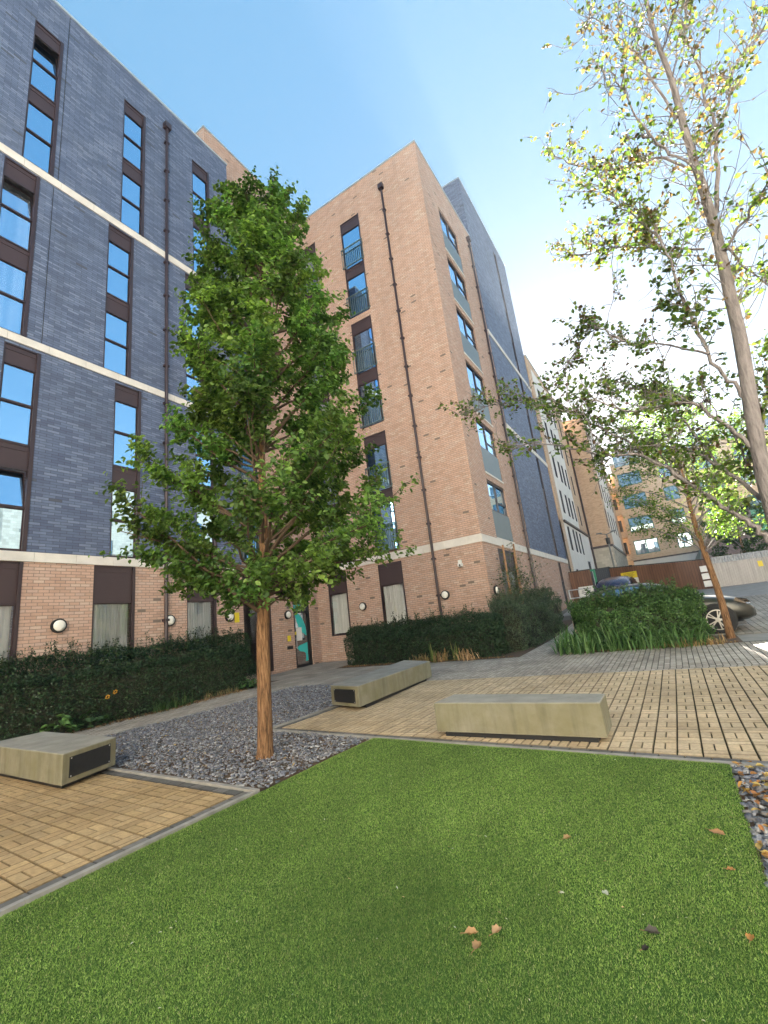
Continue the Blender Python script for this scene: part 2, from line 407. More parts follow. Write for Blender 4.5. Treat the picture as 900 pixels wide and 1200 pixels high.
def paving(name, region, rects, palette, z=.004, ch=.0035, jit=.0015, gap=.0038):
    """one mesh of individually cut blocks; region convex ccw; rects = list of quads (x0,x1,y0,y1) in its own frame already mapped to points"""
    mb = MB()
    for quad in rects:
        p = clip_convex(quad, region)
        if len(p) < 3: continue
        xs = [a[0] for a in p]; ys = [a[1] for a in p]
        if max(xs) - min(xs) < .022 or max(ys) - min(ys) < .022: continue
        cx = sum(xs) / len(p); cy = sum(ys) / len(p)
        c = palette[random.randrange(len(palette))]; k = random.uniform(.90, 1.08); c = tuple(x * k for x in c)
        dz = random.uniform(-jit, jit); tx = random.uniform(-.006, .006); ty = random.uniform(-.006, .006)
        cd = tuple(x * .55 for x in c)     # grime held in the worn arris
        if sum(p[i - 1][0] * p[i][1] - p[i][0] * p[i - 1][1] for i in range(len(p))) < 0: p = p[::-1]
        def sh(d): # move every edge inwards by d
            m = len(p); o = []
            for i in range(m):
                (x0, y0), (x1, y1), (x2, y2) = p[i - 1], p[i], p[(i + 1) % m]
                e1 = (x1 - x0, y1 - y0); e2 = (x2 - x1, y2 - y1); l1 = math.hypot(*e1) + 1e-9; l2 = math.hypot(*e2) + 1e-9
                n1 = (-e1[1] / l1, e1[0] / l1); n2 = (-e2[1] / l2, e2[0] / l2); k = 1 + n1[0] * n2[0] + n1[1] * n2[1]
                if k < .2: k = .2
                o.append((x1 + (n1[0] + n2[0]) / k * d, y1 + (n1[1] + n2[1]) / k * d))
            return o
        H = lambda x, y: G(y) + z + dz + tx * (x - cx) + ty * (y - cy)
        gg = gap * random.uniform(.7, 1.35); a = sh(gg); b = sh(gg + ch * 1.1)
        top = [(x, y, H(x, y)) for x, y in b]; mid = [(x, y, H(x, y) - ch) for x, y in a]; bot = [(x, y, H(x, y) - .02) for x, y in a]
        mb.poly([(x, y, zz + .0004) for x, y, zz in top], col=c)
        for i in range(len(p)):
            j = (i + 1) % len(p); mb.poly([mid[i], mid[j], top[j], top[i]], col=cd); mb.poly([bot[i], bot[j], mid[j], mid[i]], col=cd)
    return struct(mb.build(name, 'block_paving'))

def rects_module(u0, u1, v0, v1, m=.2):
    """columns of width m along u; along v: two blocks lengthwise, then two crosswise"""
    out = []; i = 0
    u = u0
    while u < u1:
        v = v0 + (0 if i % 2 == 0 else .0)
        while v < v1:
            g = .005; a, b = u + g / 2, u + m - g / 2; l = .21; out += [(a, u + m / 2, v, v + l), (u + m / 2, b, v, v + l), (a, b, v + l, v + l * 1.5), (a, b, v + l * 1.5, v + 2 * l)]
            v += 2 * l
        u += m; i += 1
    return out
def rects_run(u0, u1, v0, v1, w=.1, l=.2):
    out = []; i = 0; u = u0
    while u < u1:
        v = v0 - (l / 2 if i % 2 else 0)
        while v < v1: out.append((u, u + w, v, v + l)); v += l
        u += w; i += 1
    return out
def as_xy(rs, swap=False, ang=0., org=(0, 0)):
    ca, sa = math.cos(ang), math.sin(ang); out = []
    for (a, b, c, d) in rs:
        q = [(a, c), (b, c), (b, d), (a, d)] if not swap else [(c, a), (d, a), (d, b), (c, b)]
        out.append([(org[0] + x * ca - y * sa, org[1] + x * sa + y * ca) for x, y in q])
    return out

# ================================================================== GROUND
mb = MB()
ys = [-300, -60] + SLABS + [60, 140, 500]
for y0, y1 in zip(ys[:-1], ys[1:]):
    mb.poly([(-400, y0, G(y0) - .06), (400, y0, G(y0) - .06), (400, y1, G(y1) - .06), (-400, y1, G(y1) - .06)])
struct(mb.build('ground', 'earth'))

FR = lambda x: 5.74 - .130 * (x + 6.02)                 # front edge of the right hand paving
YB = 10.0
YELLOW = [(.64, .49, .31), (.61, .465, .295), (.66, .51, .33), (.62, .485, .32), (.585, .45, .295)]
GREYB = [(.45, .40, .345), (.49, .44, .38), (.41, .365, .315), (.52, .465, .40)]
# yellow block paving, right
R1 = [(-6.02, FR(-6.02)), (8.5, FR(8.5)), (8.5, YB), (-6.02, YB)]
sheet('paving_bed', [R1, [(-10.5, YB), (9, YB), (9, 13.2), (-10.5, 13.2)], [(-8.0, -1.2), (-3.88, -1.2), (-3.88, 3.4), (-9.8, 3.75), (-12.4, 3.75), (-12.4, -1.2)],
                      [(-12.3, 3.5), (-9.6, 3.5), (-9.6, YB), (-12.3, YB)], [(-13.2, YB), (-5.4, YB), (-5.4, 15.64), (-13.2, 15.64)], [(-4.0, 13.1), (-2.3, 13.1), (-2.3, 24), (-4.0, 24)]], -.012, 'joint_sand')
hdr = .11
R1i = [(-6.02 + hdr, FR(-6.02) + hdr), (8.5, FR(8.5) + hdr), (8.5, YB - hdr), (-6.02 + hdr, YB - hdr)]
paving('block_paving', R1i, as_xy(rects_module(-6.0, 8.5, 3.6, 10.2, .196)), YELLOW)
# header courses of the right paving
def line_blocks(name, p, q, w, l, pal, side=1, z=.004):
    p = Vector(p); q = Vector(q); d = (q - p); L = d.length; d.normalize(); n = Vector((-d.y, d.x)) * side; qs = []
    k = 0.
    while k < L:
        e = min(k + l, L); a = p + d * k; b = p + d * e
        qd = [tuple(a), tuple(b), tuple(b + n * w), tuple(a + n * w)]
        if side < 0: qd = qd[::-1]
        qs.append(qd); k += l
    return paving(name, [(-50, -50), (50, -50), (50, 60), (-50, 60)], qs, pal, z)
CH = [(.16, .155, .15), (.19, .18, .17), (.14, .135, .13)]
line_blocks('paving_border', (-6.02, FR(-6.02)), (8.5, FR(8.5)), .105, .2, CH)
line_blocks('paving_border', (-6.02, FR(-6.02) + .11), (-6.02, YB - .11), .105, .2, CH, -1)
line_blocks('paving_border', (-6.02, YB - .11), (8.5, YB - .11), .105, .2, GREYB)
# grey block path along the hedges, long joints running away
R2 = [(-5.6, YB), (9, YB), (9, 13.0), (-5.6, 13.0)]
paving('path', R2, as_xy(rects_run(-5.6, 9, YB, 13.2, .1, .2)), GREYB, jit=.001)
R2b = [(-4.0, 13.0), (-2.5, 13.0), (-2.5, 24), (-4.0, 24)]
paving('path', R2b, as_xy(rects_run(-4.0, -2.5, 13.0, 24, .1, .2)), GREYB, jit=.001)
# grey slabs before the door
sl = []
y = YB
while y < 15.7:
    x = -13.2
    while x < -5.6: sl.append((x, x + .45, y, y + .45)); x += .45
    y += .45
paving('path', [(-9.0, YB), (-5.6, YB), (-5.6, 15.64), (-13.2, 15.64), (-13.2, 11.0), (-11.3, YB)], as_xy(sl), [(.39, .35, .30), (.42, .375, .32), (.36, .325, .285)], ch=.002, jit=.001)
# left path beside the hedge
R3 = [(-11.55, 3.9), (-9.85, 3.9), (-9.62, YB), (-11.3, YB)]
paving('path', R3, as_xy(rects_run(-11.6, -9.6, 3.9, YB + .1, .1, .2), False), GREYB, jit=.001)
# yellow paving, left foreground
ang = -.055
R4 = [(-13, -1.2), (-3.99, -1.2), (-3.99, 3.29), (-13, 3.29 + 9 * .055)]
paving('block_paving', R4, as_xy(rects_module(-3.0, 6.0, -.2, 11, .2), True, ang + math.pi, (-3.88, 3.2)), [(.52, .365, .19), (.49, .34, .18), (.55, .39, .21), (.50, .36, .20), (.46, .32, .17)])
line_blocks('paving_border', (-3.88, -1.2), (-3.88, 3.42), .105, .2, CH)
line_blocks('paving_border', (-3.99, 3.30), (-9.7, 3.62), .105, .2, CH, -1)
# concrete edgings
def kerb(name, pts, w=.05, up=.014, side=1):
    mb = MB()
    for p, q in zip(pts[:-1], pts[1:]):
        p = Vector(p); q = Vector(q); d = (q - p); L = d.length; d.normalize(); n = Vector((-d.y, d.x)) * w * side; k = 0
        while k < L - .02:
            e = min(k + .914, L) - .004; a = p + d * k; b = p + d * e
            quad = [tuple(a), tuple(b), tuple(b + n), tuple(a + n)]
            if side < 0: quad = quad[::-1]
            mb.prism(quad, lambda yy: G(yy) - .05, lambda yy: G(yy) + up); k += .914
    return struct(mb.build(name, 'kerb_stone'))
kerb('kerb', [(-3.83, -1.2), (-3.83, 3.46)], .048)
kerb('kerb', [(-3.83, 3.46), (-9.7, 3.79)], .05, .02, 1)
kerb('kerb', [(-6.09, FR(-6.09) - .055), (8.5, FR(8.5) - .055)], .05)
kerb('kerb', [(-6.09, FR(-6.09)), (-6.09, YB)], .05)
kerb('kerb', [(-9.80, 3.9), (-9.56, YB)], .05)
# road at the back
sheet('yard', [[(.06, -14), (18.9, -14), (18.9, 1.65), (.06, 1.65)], [(4.05, 1.65), (18.9, 1.65), (18.9, FR(8.5) - .1), (8.5, FR(8.5) - .1), (4.05, FR(4.05) - .1)], [(-12.4, -14), (.06, -14), (.06, -1.4), (-12.4, -1.4)]], -.03, 'road_surface')
sheet('road', [[(-2.3, 13.0), (40, 13.0), (40, 48), (-2.3, 48)], [(-5.0, 24.0), (-2.3, 24.0), (-2.3, 48), (-5.0, 48)]], -.02, 'road_surface')
rp = []
paving('road_paving', [(-2.3, 14.6), (9, 14.6), (9, 24), (-2.3, 24)], as_xy(rects_run(-2.3, 9, 14.6, 24, .16, .24)), [(.40, .36, .31), (.45, .40, .35), (.36, .325, .285)], z=0, jit=.001)
# planting soil
sheet('soil_bed', [[(-12.43, -1), (-11.5, -1), (-11.3, YB + 1.3), (-12.43, YB + .8)], [(-10.6, 13.2), (-4.0, 12.95), (-4.0, 22.2), (-5.4, 22.2), (-5.4, 15.64), (-10.6, 15.64)], [(-2.75, 12.9), (1.0, 12.95), (1.0, 14.6), (-2.75, 14.6)]], .008, 'soil')

# ------------------------------------------------------------------ slate chippings
def chips(name, poly, n, smin, smax, z0, pal, seed, leaves=0):
    r = np.random.default_rng(seed)
    xs = [p[0] for p in poly]; ysn = [p[1] for p in poly]
    X = r.uniform(min(xs), max(xs), n * 3); Y = r.uniform(min(ysn), max(ysn), n * 3)
    k = inside(poly, X, Y); X = X[k][:n]; Y = Y[k][:n]; n = len(X)
    S = smin * (smax / smin) ** (r.random(n) ** 1.3)
    asp = r.uniform(.4, .8, n); th = S * r.uniform(.12, .3, n)
    a = r.uniform(0, 2 * np.pi, n)
    m = 5
    angs = np.linspace(0, 2 * np.pi, m, endpoint=False)[None] + r.uniform(-.4, .4, (n, m))
    rad = r.uniform(.75, 1.15, (n, m))
    lx = np.cos(angs) * rad * S[:, None] * .5; ly = np.sin(angs) * rad * S[:, None] * .5 * asp[:, None]
    L = np.stack([np.concatenate([lx, lx * .93], 1), np.concatenate([ly, ly * .9], 1), np.concatenate([np.zeros((n, m)), np.repeat(th[:, None], m, 1)], 1)], -1)
    tilt = r.normal(0, .32, n); ta = r.uniform(0, 2 * np.pi, n)
    ax = np.stack([np.cos(ta), np.sin(ta), np.zeros(n)], -1)
    def rot(L, ax, t):
        c = np.cos(t)[:, None, None]; s = np.sin(t)[:, None, None]; A = ax[:, None, :]
        return L * c + np.cross(np.broadcast_to(A, L.shape), L) * s + A * (L * A).sum(-1, keepdims=True) * (1 - c)
    L = rot(L, np.tile([0, 0, 1.], (n, 1)), a); L = rot(L, ax, tilt)
    zz = Gv(Y) + z0 + r.uniform(-.012, .022, n)
    V = (L + np.stack([X, Y, zz], -1)[:, None, :]).reshape(-1, 3)
    b = (np.arange(n) * 2 * m)[:, None]
    Fs = [b + np.array([i, (i + 1) % m, m + (i + 1) % m, m + i])[None] for i in range(m)]
    # top as quad + tri folded into quads by repeating is avoided: triangulate everything
    T = [np.concatenate([f[:, [0, 1, 2]], f[:, [0, 2, 3]]]) for f in Fs]
    T += [b + np.array([m, m + i, m + i + 1])[None] for i in range(1, m - 1)]
    F = np.concatenate(T)
    P = np.array(pal); c = P[r.integers(0, len(P), n)] * r.uniform(.65, 1.35, n)[:, None]
    o = np_obj(name, V, F, 'slate_chip', col=np.repeat(c, 2 * m, 0)); o['kind'] = 'stuff'; return o
SL = [(.16, .168, .195), (.21, .215, .24), (.10, .11, .13), (.28, .285, .30), (.20, .185, .175), (.15, .16, .20), (.37, .365, .36)]
BED_L = [(-3.86, 3.52), (-3.86, 5.38), (-6.12, 5.69), (-6.12, YB), (-9.50, YB), (-9.74, 3.87)]
sheet('gravel_bed', [[(-3.86, 3.5), (-3.86, 5.4), (-6.1, 5.7), (-9.7, 5.7), (-9.7, 3.85)], [(-9.7, 5.7), (-6.1, 5.7), (-6.1, YB), (-9.5, YB)], [(.05, 1.65), (4.05, 1.65), (4.05, FR(4)), (.05, FR(.05))]], -.016, 'soil')
chips('slate_gravel', BED_L, 26000, .022, .062, -.006, SL, 3)
BED_R = [(.06, 3.02), (.54, 3.02), (.54, 1.7), (4.0, 1.7), (4.0, FR(4) - .06), (.06, FR(.09) - .06)]
chips('slate_gravel', BED_R, 12000, .03, .085, -.008, SL, 5)
mb = MB(); mb.abox(.07, .52, 2.5, 3.0, -.05, .022); mb.abox(.07, .52, 1.99, 2.494, -.05, .021); tag(mb.build('paving_slab', 'concrete_slab', bevel=.006), 'pale concrete slab laid at the end of the right hand slate bed', 'paving slab')

# ------------------------------------------------------------------ artificial turf
TP = [(-3.78, -1.4), (.03, -1.4), (.05, 4.93), (-3.78, 5.40)]
mb = MB(); nx, ny = 40, 66
def tz(x, y):
    e = min(x + 3.78, .05 - x); e = max(0., min(1., e / .12)); f = max(0., min(1., (FR(x) - .06 - y) / .1))
    return .004 + .02 * math.sin(e * math.pi / 2) * math.sin(f * math.pi / 2) + .006 * math.sin(x * 2.1 + y * 1.3) * math.sin(y * 1.7 - x)
gx = np.linspace(-3.78, .05, nx + 1); gy = np.linspace(-1.4, 1., ny + 1)
V = []; F = []
for j in range(ny + 1):
    for i in range(nx + 1):
        x = gx[i]; yt = FR(x) - .06; y = -1.4 + (yt + 1.4) * j / ny; V.append((x, y, tz(x, y)))
for j in range(ny):
    for i in range(nx): a = j * (nx + 1) + i; F.append((a, a + 1, a + nx + 2, a + nx + 1))
turf_base = struct(np_obj('lawn', V, F, 'turf_back', smooth=True))
def vnoise(x, y, s, seed):
    r = np.random.default_rng(seed); out = np.zeros_like(x)
    for k in range(5):
        a = r.uniform(0, 2 * np.pi); f = s * r.uniform(.6, 1.6); out += np.sin((x * np.cos(a) + y * np.sin(a)) * f * 2 * np.pi + r.uniform(0, 6.28))
    return out / 5
n = 1150000
x = rng.uniform(-3.78, .06, n); y = rng.uniform(-1.35, 5.45, n)
d = np.maximum(np.hypot(x, y), 1.5); keep = (rng.random(n) < np.clip(2.6 / d, .30, 1) ** 1.3 * np.where(y < .75, .5, 1)) & (y < FR(x) - .055)
# inside the field of view only
x = x[keep]; y = y[keep]; d = d[keep]; n = len(x)
zt = np.array([tz(a, b) for a, b in zip(x, y)])
ln = rng.uniform(.0055, .0125, n); wd = np.clip(.0019 * d / 1.6, .0021, .0046) * rng.uniform(.8, 1.3, n)
pile = .8 + vnoise(x, y, .9, 1) * 1.4
la = rng.normal(0, 2.0, n) + pile * 1.2; lean = rng.uniform(.25, 1.0, n)
dx = np.cos(la) * lean * ln; dy = np.sin(la) * lean * ln; h = ln * np.sqrt(np.clip(1 - lean ** 2 * .8, .1, 1))
wa = rng.uniform(0, np.pi, n); wx = np.cos(wa) * wd / 2; wy = np.sin(wa) * wd / 2
V = np.stack([np.stack([x - wx, y - wy, zt], -1), np.stack([x + wx, y + wy, zt], -1),
              np.stack([x + dx, y + dy, zt + h], -1)], 1).reshape(-1, 3)
F = np.arange(n * 3).reshape(n, 3)
pal = np.array([(.165, .265, .058), (.21, .325, .075), (.125, .205, .048), (.26, .355, .105), (.33, .345, .17)])
c = pal[rng.choice(5, n, p=[.31, .28, .22, .13, .06])] * (1 + .30 * vnoise(x, y, .45, 2) + .16 * vnoise(x, y, 2.2, 3) + .12 * vnoise(x, y, 7, 4))[:, None] * rng.uniform(.65, 1.35, n)[:, None]
o = np_obj('turf_grass', V, F, 'turf_blade', col=np.repeat(c, 3, 0)); o['kind'] = 'stuff'
# ================================================================== BUILDINGS
class Fac:
    def __init__(s, O, U, N): s.O = Vector(O); s.U = Vector(U); s.N = Vector(N)
    def P(s, u, z, d=0.): return s.O + s.U * u + s.N * d + Vector((0, 0, z))
    def box(s, mb, u0, u1, z0, z1, d0, d1, **k):
        mb.box(s.P((u0 + u1) / 2, (z0 + z1) / 2, (d0 + d1) / 2), s.U, s.N, (0, 0, 1), abs(u1 - u0), abs(d1 - d0), abs(z1 - z0), **k)
    def quad(s, mb, u0, u1, z0, z1, d=0., off=0., **k):
        q = [s.P(u0, z0, d), s.P(u1, z0, d), s.P(u1, z1, d), s.P(u0, z1, d)]; uv = [(u0 + off, z0), (u1 + off, z0), (u1 + off, z1), (u0 + off, z1)]
        if s.U.cross(Vector((0, 0, 1))).dot(s.N) < 0: q = q[::-1]; uv = uv[::-1]
        mb.poly(q, uv, **k)
def wall(mb, f, u0, u1, z0, z1, holes, depth=.16, off=0.):
    us = sorted({u0, u1, *[h[0] for h in holes], *[h[1] for h in holes]}); us = [u for u in us if u0 <= u <= u1]
    zs = sorted({z0, z1, *[h[2] for h in holes], *[h[3] for h in holes]}); zs = [z for z in zs if z0 <= z <= z1]
    for a, b in zip(us[:-1], us[1:]):
        for c, d in zip(zs[:-1], zs[1:]):
            m, n = (a + b) / 2, (c + d) / 2
            if any(h[0] < m < h[1] and h[2] < n < h[3] for h in holes): continue
            f.quad(mb, a, b, c, d, 0, off)
    for h0, h1, g0, g1 in holes:
        for uu in (h0, h1):
            mb.poly([f.P(uu, g0, 0), f.P(uu, g0, -depth), f.P(uu, g1, -depth), f.P(uu, g1, 0)], [(0, g0), (depth, g0), (depth, g1), (0, g1)])
        for zz in (g0, g1):
            mb.poly([f.P(h0, zz, 0), f.P(h1, zz, 0), f.P(h1, zz, -depth), f.P(h0, zz, -depth)], [(h0, 0), (h1, 0), (h1, depth), (h0, depth)])

def strip_window(f, parent, u0, u1, z0, z1, rows, glassm='sky_glass', d=-.055, fw=.035, right=.085, curtain=None, railing=None, name='window'):
    """rows, top to bottom: (kind, height share); kind p = pane, s = solid panel, o = pane tilted inwards.  frame > glazing, panel"""
    fr = MB(); gl = MB(); pn = MB(); tot = sum(r[1] for r in rows); z = z1 - fw; H = z1 - z0 - 2 * fw
    f.box(fr, u0, u0 + fw, z0, z1, d - .03, d + .045); f.box(fr, u1 - right, u1, z0, z1, d - .03, d + .075)
    f.box(fr, u0 + fw, u1 - right, z1 - fw, z1, d - .03, d + .045); f.box(fr, u0 + fw, u1 - right, z0, z0 + fw, d - .03, d + .045)
    a, b = u0 + fw, u1 - right
    hp = False; gw = MB()
    for i, (k, sh) in enumerate(rows):
        h = H * sh / tot; t0 = z - h; g = .024
        if i < len(rows) - 1: f.box(fr, a, b, t0 - g, t0 + g, d - .03, d + .04)
        lo, hi = t0 + (g if i < len(rows) - 1 else 0), z - (g if i else 0)
        if k == 's':
            f.box(pn, a, b, lo, hi, d - .03, d + .02); hp = True
            if h > .45: f.box(pn, a, b, hi - .13, hi - .11, d + .02, d + .032)
        else:
            w = .022
            ti = .16 if k == 'o' else 0.
            def q(mbx, ua, ub, za, zb, dd):
                k0 = (za - lo) / (hi - lo); k1 = (zb - lo) / (hi - lo)
                p = [f.P(ua, za, dd - ti * k0), f.P(ub, za, dd - ti * k0), f.P(ub, zb, dd - ti * k1), f.P(ua, zb, dd - ti * k1)]
                if f.U.cross(Vector((0, 0, 1))).dot(f.N) < 0: p = p[::-1]
                mbx.poly(p, [(ua, za), (ub, za), (ub, zb), (ua, zb)])
            q(gl, a + w, b - w, lo + w, hi - w, d - .005)
            for (ua, ub, za, zb) in ((a, b, lo, lo + w), (a, b, hi - w, hi), (a, a + w, lo + w, hi - w), (b - w, b, lo + w, hi - w)):
                q(fr, ua, ub, za, zb, d + .012)
            f.quad(fr, a, b, lo, hi, d - .24 if k == 'o' else d - .2)
        z = t0
    w = fr.build(name, 'brown_metal', parent)
    g = gl.build('glazing', glassm, w)
    if hp: pn.build('panel', 'brown_panel', w)
    if curtain:
        c0, c1 = curtain; cm = MB(); nseg = 60
        for j in range(nseg):
            ua = a + .03 + (b - a - .06) * j / nseg; ub = a + .03 + (b - a - .06) * (j + 1) / nseg
            da = d - .09 - .022 * math.sin(j * 1.05) - .012 * math.sin(j * .37); db = d - .09 - .022 * math.sin((j + 1) * 1.05) - .012 * math.sin((j + 1) * .37)
            cm.poly([f.P(ua, c0, da), f.P(ub, c0, db), f.P(ub, c1, db), f.P(ua, c1, da)])
        cm.build('curtain', 'curtain_cloth', w)
    if railing:
        for r0, r1 in railing: railing_part(f, w, u0 - .06, u1 + .06, r0, r1)
    return w
def railing_part(f, parent, u0, u1, z0, z1):
    rm = MB(); d = .07
    f.box(rm, u0, u1, z1 - .045, z1, d - .025, d + .025); f.box(rm, u0, u1, z0, z0 + .04, d - .02, d + .02)
    n = max(3, int((u1 - u0) / .105))
    for i in range(n + 1):
        u = u0 + .02 + (u1 - u0 - .04) * i / n; f.box(rm, u - .011, u + .011, z0 + .04, z1 - .045, d - .011, d + .011)
    for u in (u0 + .02, u1 - .02): f.box(rm, u - .015, u + .015, z0 + .1, z0 + .14, 0, d - .02); f.box(rm, u - .015, u + .015, z1 - .2, z1 - .16, 0, d - .02)
    return rm.build('railing', 'teal_rail', parent)
def downpipe(f, parent, u, z0, z1, r=.05, hopper=True):
    mb = MB(); d = .09
    mb.tube([f.P(u, z0, d), f.P(u, z1 - .2, d)], [r, r], 10)
    if hopper: f.box(mb, u - .12, u + .12, z1 - .25, z1, .01, .2)
    z = z0 + .6
    while z < z1 - .5: f.box(mb, u - .075, u + .075, z, z + .07, .005, d + r + .008); z += 1.36
    return mb.build('downpipe', 'brown_metal', parent)
def band(f, parent, u0, u1, z0, z1, holes=(), d=.035, mat='stone', name='string_course', L=.9):
    mb = MB(); u = u0
    while u < u1 - .01:
        e = min(u + L, u1); segs = [(u, e)]
        f.box(mb, u, e - .006, z0, z1, -.05, d); u = e
    return mb.build(name, mat, parent, bevel=0)
def block_shell(mb, x0, x1, y0, y1, z0, z1, sides, top=True):
    """plain outer faces; sides from 'nsew'"""
    S = {'s': [(x0, y0), (x1, y0)], 'n': [(x1, y1), (x0, y1)], 'e': [(x1, y0), (x1, y1)], 'w': [(x0, y1), (x0, y0)]}
    for k in sides:
        (a, b), (c, d) = S[k]; L = math.hypot(c - a, d - b)
        mb.poly([(a, b, z0), (c, d, z0), (c, d, z1), (a, b, z1)], [(0, z0), (L, z0), (L, z1), (0, z1)])
def flat_roof(x0, x1, y0, y1, z, parent):
    mb = MB(); mb.poly([(x0, y0, z), (x1, y0, z), (x1, y1, z), (x0, y1, z)]); return mb.build('roof', 'roofing', parent)
def coping(name, segs, z, parent, mat='coping_metal', h=.07, w=.34):
    mb = MB()
    for (x0, x1, y0, y1) in segs: mb.abox(x0, x1, y0, y1, z - .02, z + h)
    return mb.build(name, mat, parent)

# ---------- A  slate brick block on the left
XA = -12.43; ZS = 21.85
A = thing('apartment_building', 'dark slate brick apartment block with tan brick ground floor along the hedge', 'building', (-15, 4, 0))
f = Fac((XA, 0, 0), (0, 1, 0), (1, 0, 0))
T3 = [(3.73, 4.50), (6.41, 7.19), (9.11, 9.90)]; T2 = [(3.38, 4.19), (6.06, 6.86), (8.75, 9.52)]; T1 = [(3.76, 4.54), (6.41, 7.20), (9.07, 9.84)]
T0 = [(3.0, 4.50), (6.04, 7.11), (8.71, 9.75)]
tiers = [(T3, 15.03, 20.42, [('s', .50), ('p', 1.0), ('p', 1.02), ('s', .60), ('p', 1.02), ('p', 1.05)], 0, 1),
         (T2, 9.53, 14.70, [('s', .55), ('p', .95), ('p', 1.0), ('s', .62), ('p', .95), ('p', .98)], 0, 1),
         (T1, 4.03, 9.22, [('s', .5), ('p', 1.0), ('p', 1.05), ('s', .62), ('p', .95), ('p', 1.0)], 0, 4)]
ym = -16.0
mb = MB(); holes = [(a, b, z0, z1) for cols, z0, z1, *_ in tiers for a, b in cols]
wall(mb, f, ym, 10.85, 4.02, ZS, holes)
f2 = Fac((XA, 10.85, 0), (-1, 0, 0), (0, 1, 0)); f2.quad(mb, 0, 4, 4.02, ZS)
block_shell(mb, -26, XA, ym, 10.85, 0, ZS, 'sw'); mb.build('slate_wall', 'slate_brick', A)
mb = MB(); wall(mb, f, ym, 10.85, -.05, 3.79, [(a, b, .35, 3.785) for a, b in T0]); f2.quad(mb, 0, 4, -.05, 3.79); mb.build('ground_floor_wall', 'tan_brick', A)
for i, (cols, z0, z1, rows, _, op) in enumerate(tiers):
    for j, (a, b) in enumerate(cols):
        r = list(rows)
        if j == 0: r[op] = ('o', r[op][1])
        strip_window(f, A, a, b, z0, z1, r)
for j, (a, b) in enumerate(T0):
    strip_window(f, A, a, b, .35, 3.785, [('s', .86), ('p', 2.3)], 'clear_glass', curtain=(.45, 2.85), right=.07)
for z0, z1 in ((3.79, 4.02), (9.30, 9.52), (14.74, 15.0)):
    band(f, A, ym, 10.84, z0 + .003, z1 - .003)
for z0, z1, y in ((9.55, 14.7, 4.53), (15.02, 21.8, 4.62)):
    mb = MB(); f.box(mb, y - .009, y + .009, z0, z1, -.02, .003); mb.build('movement_joint', 'black_trim', A)
downpipe(f, A, 7.98, .3, 20.9)
coping('coping', [(XA - .3, XA + .03, ym, 10.88), (-26, XA - .3, 10.6, 10.88)], ZS, A)
flat_roof(-26, XA - .01, ym, 10.84, ZS - .05, A)

# ---------- B  tan brick L shaped block, wing + projecting block
XW = -13.2; YT = 15.64; XB = -5.42; ZT = 22.62; ZW = 24.1; YE = 22.3
B = thing('apartment_building', 'tan brick apartment block behind the tree with juliet balconies and an entrance door', 'building', (-9.5, 19, 0))
fw_ = Fac((XW, 0, 0), (0, 1, 0), (1, 0, 0)); ft = Fac((0, YT, 0), (1, 0, 0), (0, -1, 0)); fr_ = Fac((XB, 0, 0), (0, 1, 0), (1, 0, 0))
pairs = [(15.42, 20.86), (9.85, 15.13), (4.30, 9.43)]
cW = (11.36, 12.50); c1 = (-12.56, -11.54); c2 = (-9.92, -8.80)
side = [(17.45, 19.75, 4.26 + 2.76 * k, 6.72 + 2.76 * k) for k in range(6)]
mb = MB()
wall(mb, fw_, 10.3, YT, -.05, ZW, [(*cW, a, b) for a, b in pairs] + [(11.34, 12.84, .30, 3.80), (14.08, 15.10, .22, 3.36)])
fw_.quad(mb, YT, 24, ZT - .5, ZW)
wall(mb, ft, XW, XB, -.05, ZT, [(*c, a, b) for c in (c1, c2) for a, b in pairs] + [(*c1, 1.26, 3.85), (*c2, 1.26, 3.85)], off=.1)
wall(mb, fr_, YT, YE, -.05, ZT, side + [(17.3, 19.4, .3, 3.85)], off=.07)
block_shell(mb, -24, XW, 10.3, 24, 0, ZW, 'snw'); block_shell(mb, -24, XB, YT, YE, 0, ZT, 'n')
mb.build('brick_wall', 'tan_brick', B)
flat_roof(-24, XW - .02, 10.32, 23.9, ZW - .06, B); flat_roof(XW, XB - .02, YT + .02, YE, ZT - .06, B)
coping('coping', [(XW - .3, XW + .03, 10.27, 24), (-24, XW - .3, 10.27, 10.6)], ZW, B)
coping('coping', [(XW + .031, XB + .03, YT - .03, YT + .3), (XB - .3, XB + .03, YT + .3, YE)], ZT, B)
def pair_rows(z0, z1): return [('s', .55), ('p', 2.1), ('s', .55), ('p', 2.1)]
for a, b in pairs:
    h = (b - a) / 2
    for ff, c in ((fw_, cW), (ft, c1), (ft, c2)):
        strip_window(ff, B, c[0], c[1], a, b, pair_rows(a, b), 'sky_glass', right=.06, railing=[(a + .03, a + 1.12), (a + h + .05, a + h + 1.14)])
for c in (c1, c2): strip_window(ft, B, c[0], c[1], 1.26, 3.85, [('s', .8), ('p', 1.7)], 'clear_glass', curtain=(1.35, 2.98), right=.06)
strip_window(fw_, B, 11.34, 12.84, .30, 3.80, [('s', .95), ('p', 2.4)], 'clear_glass', right=.3)
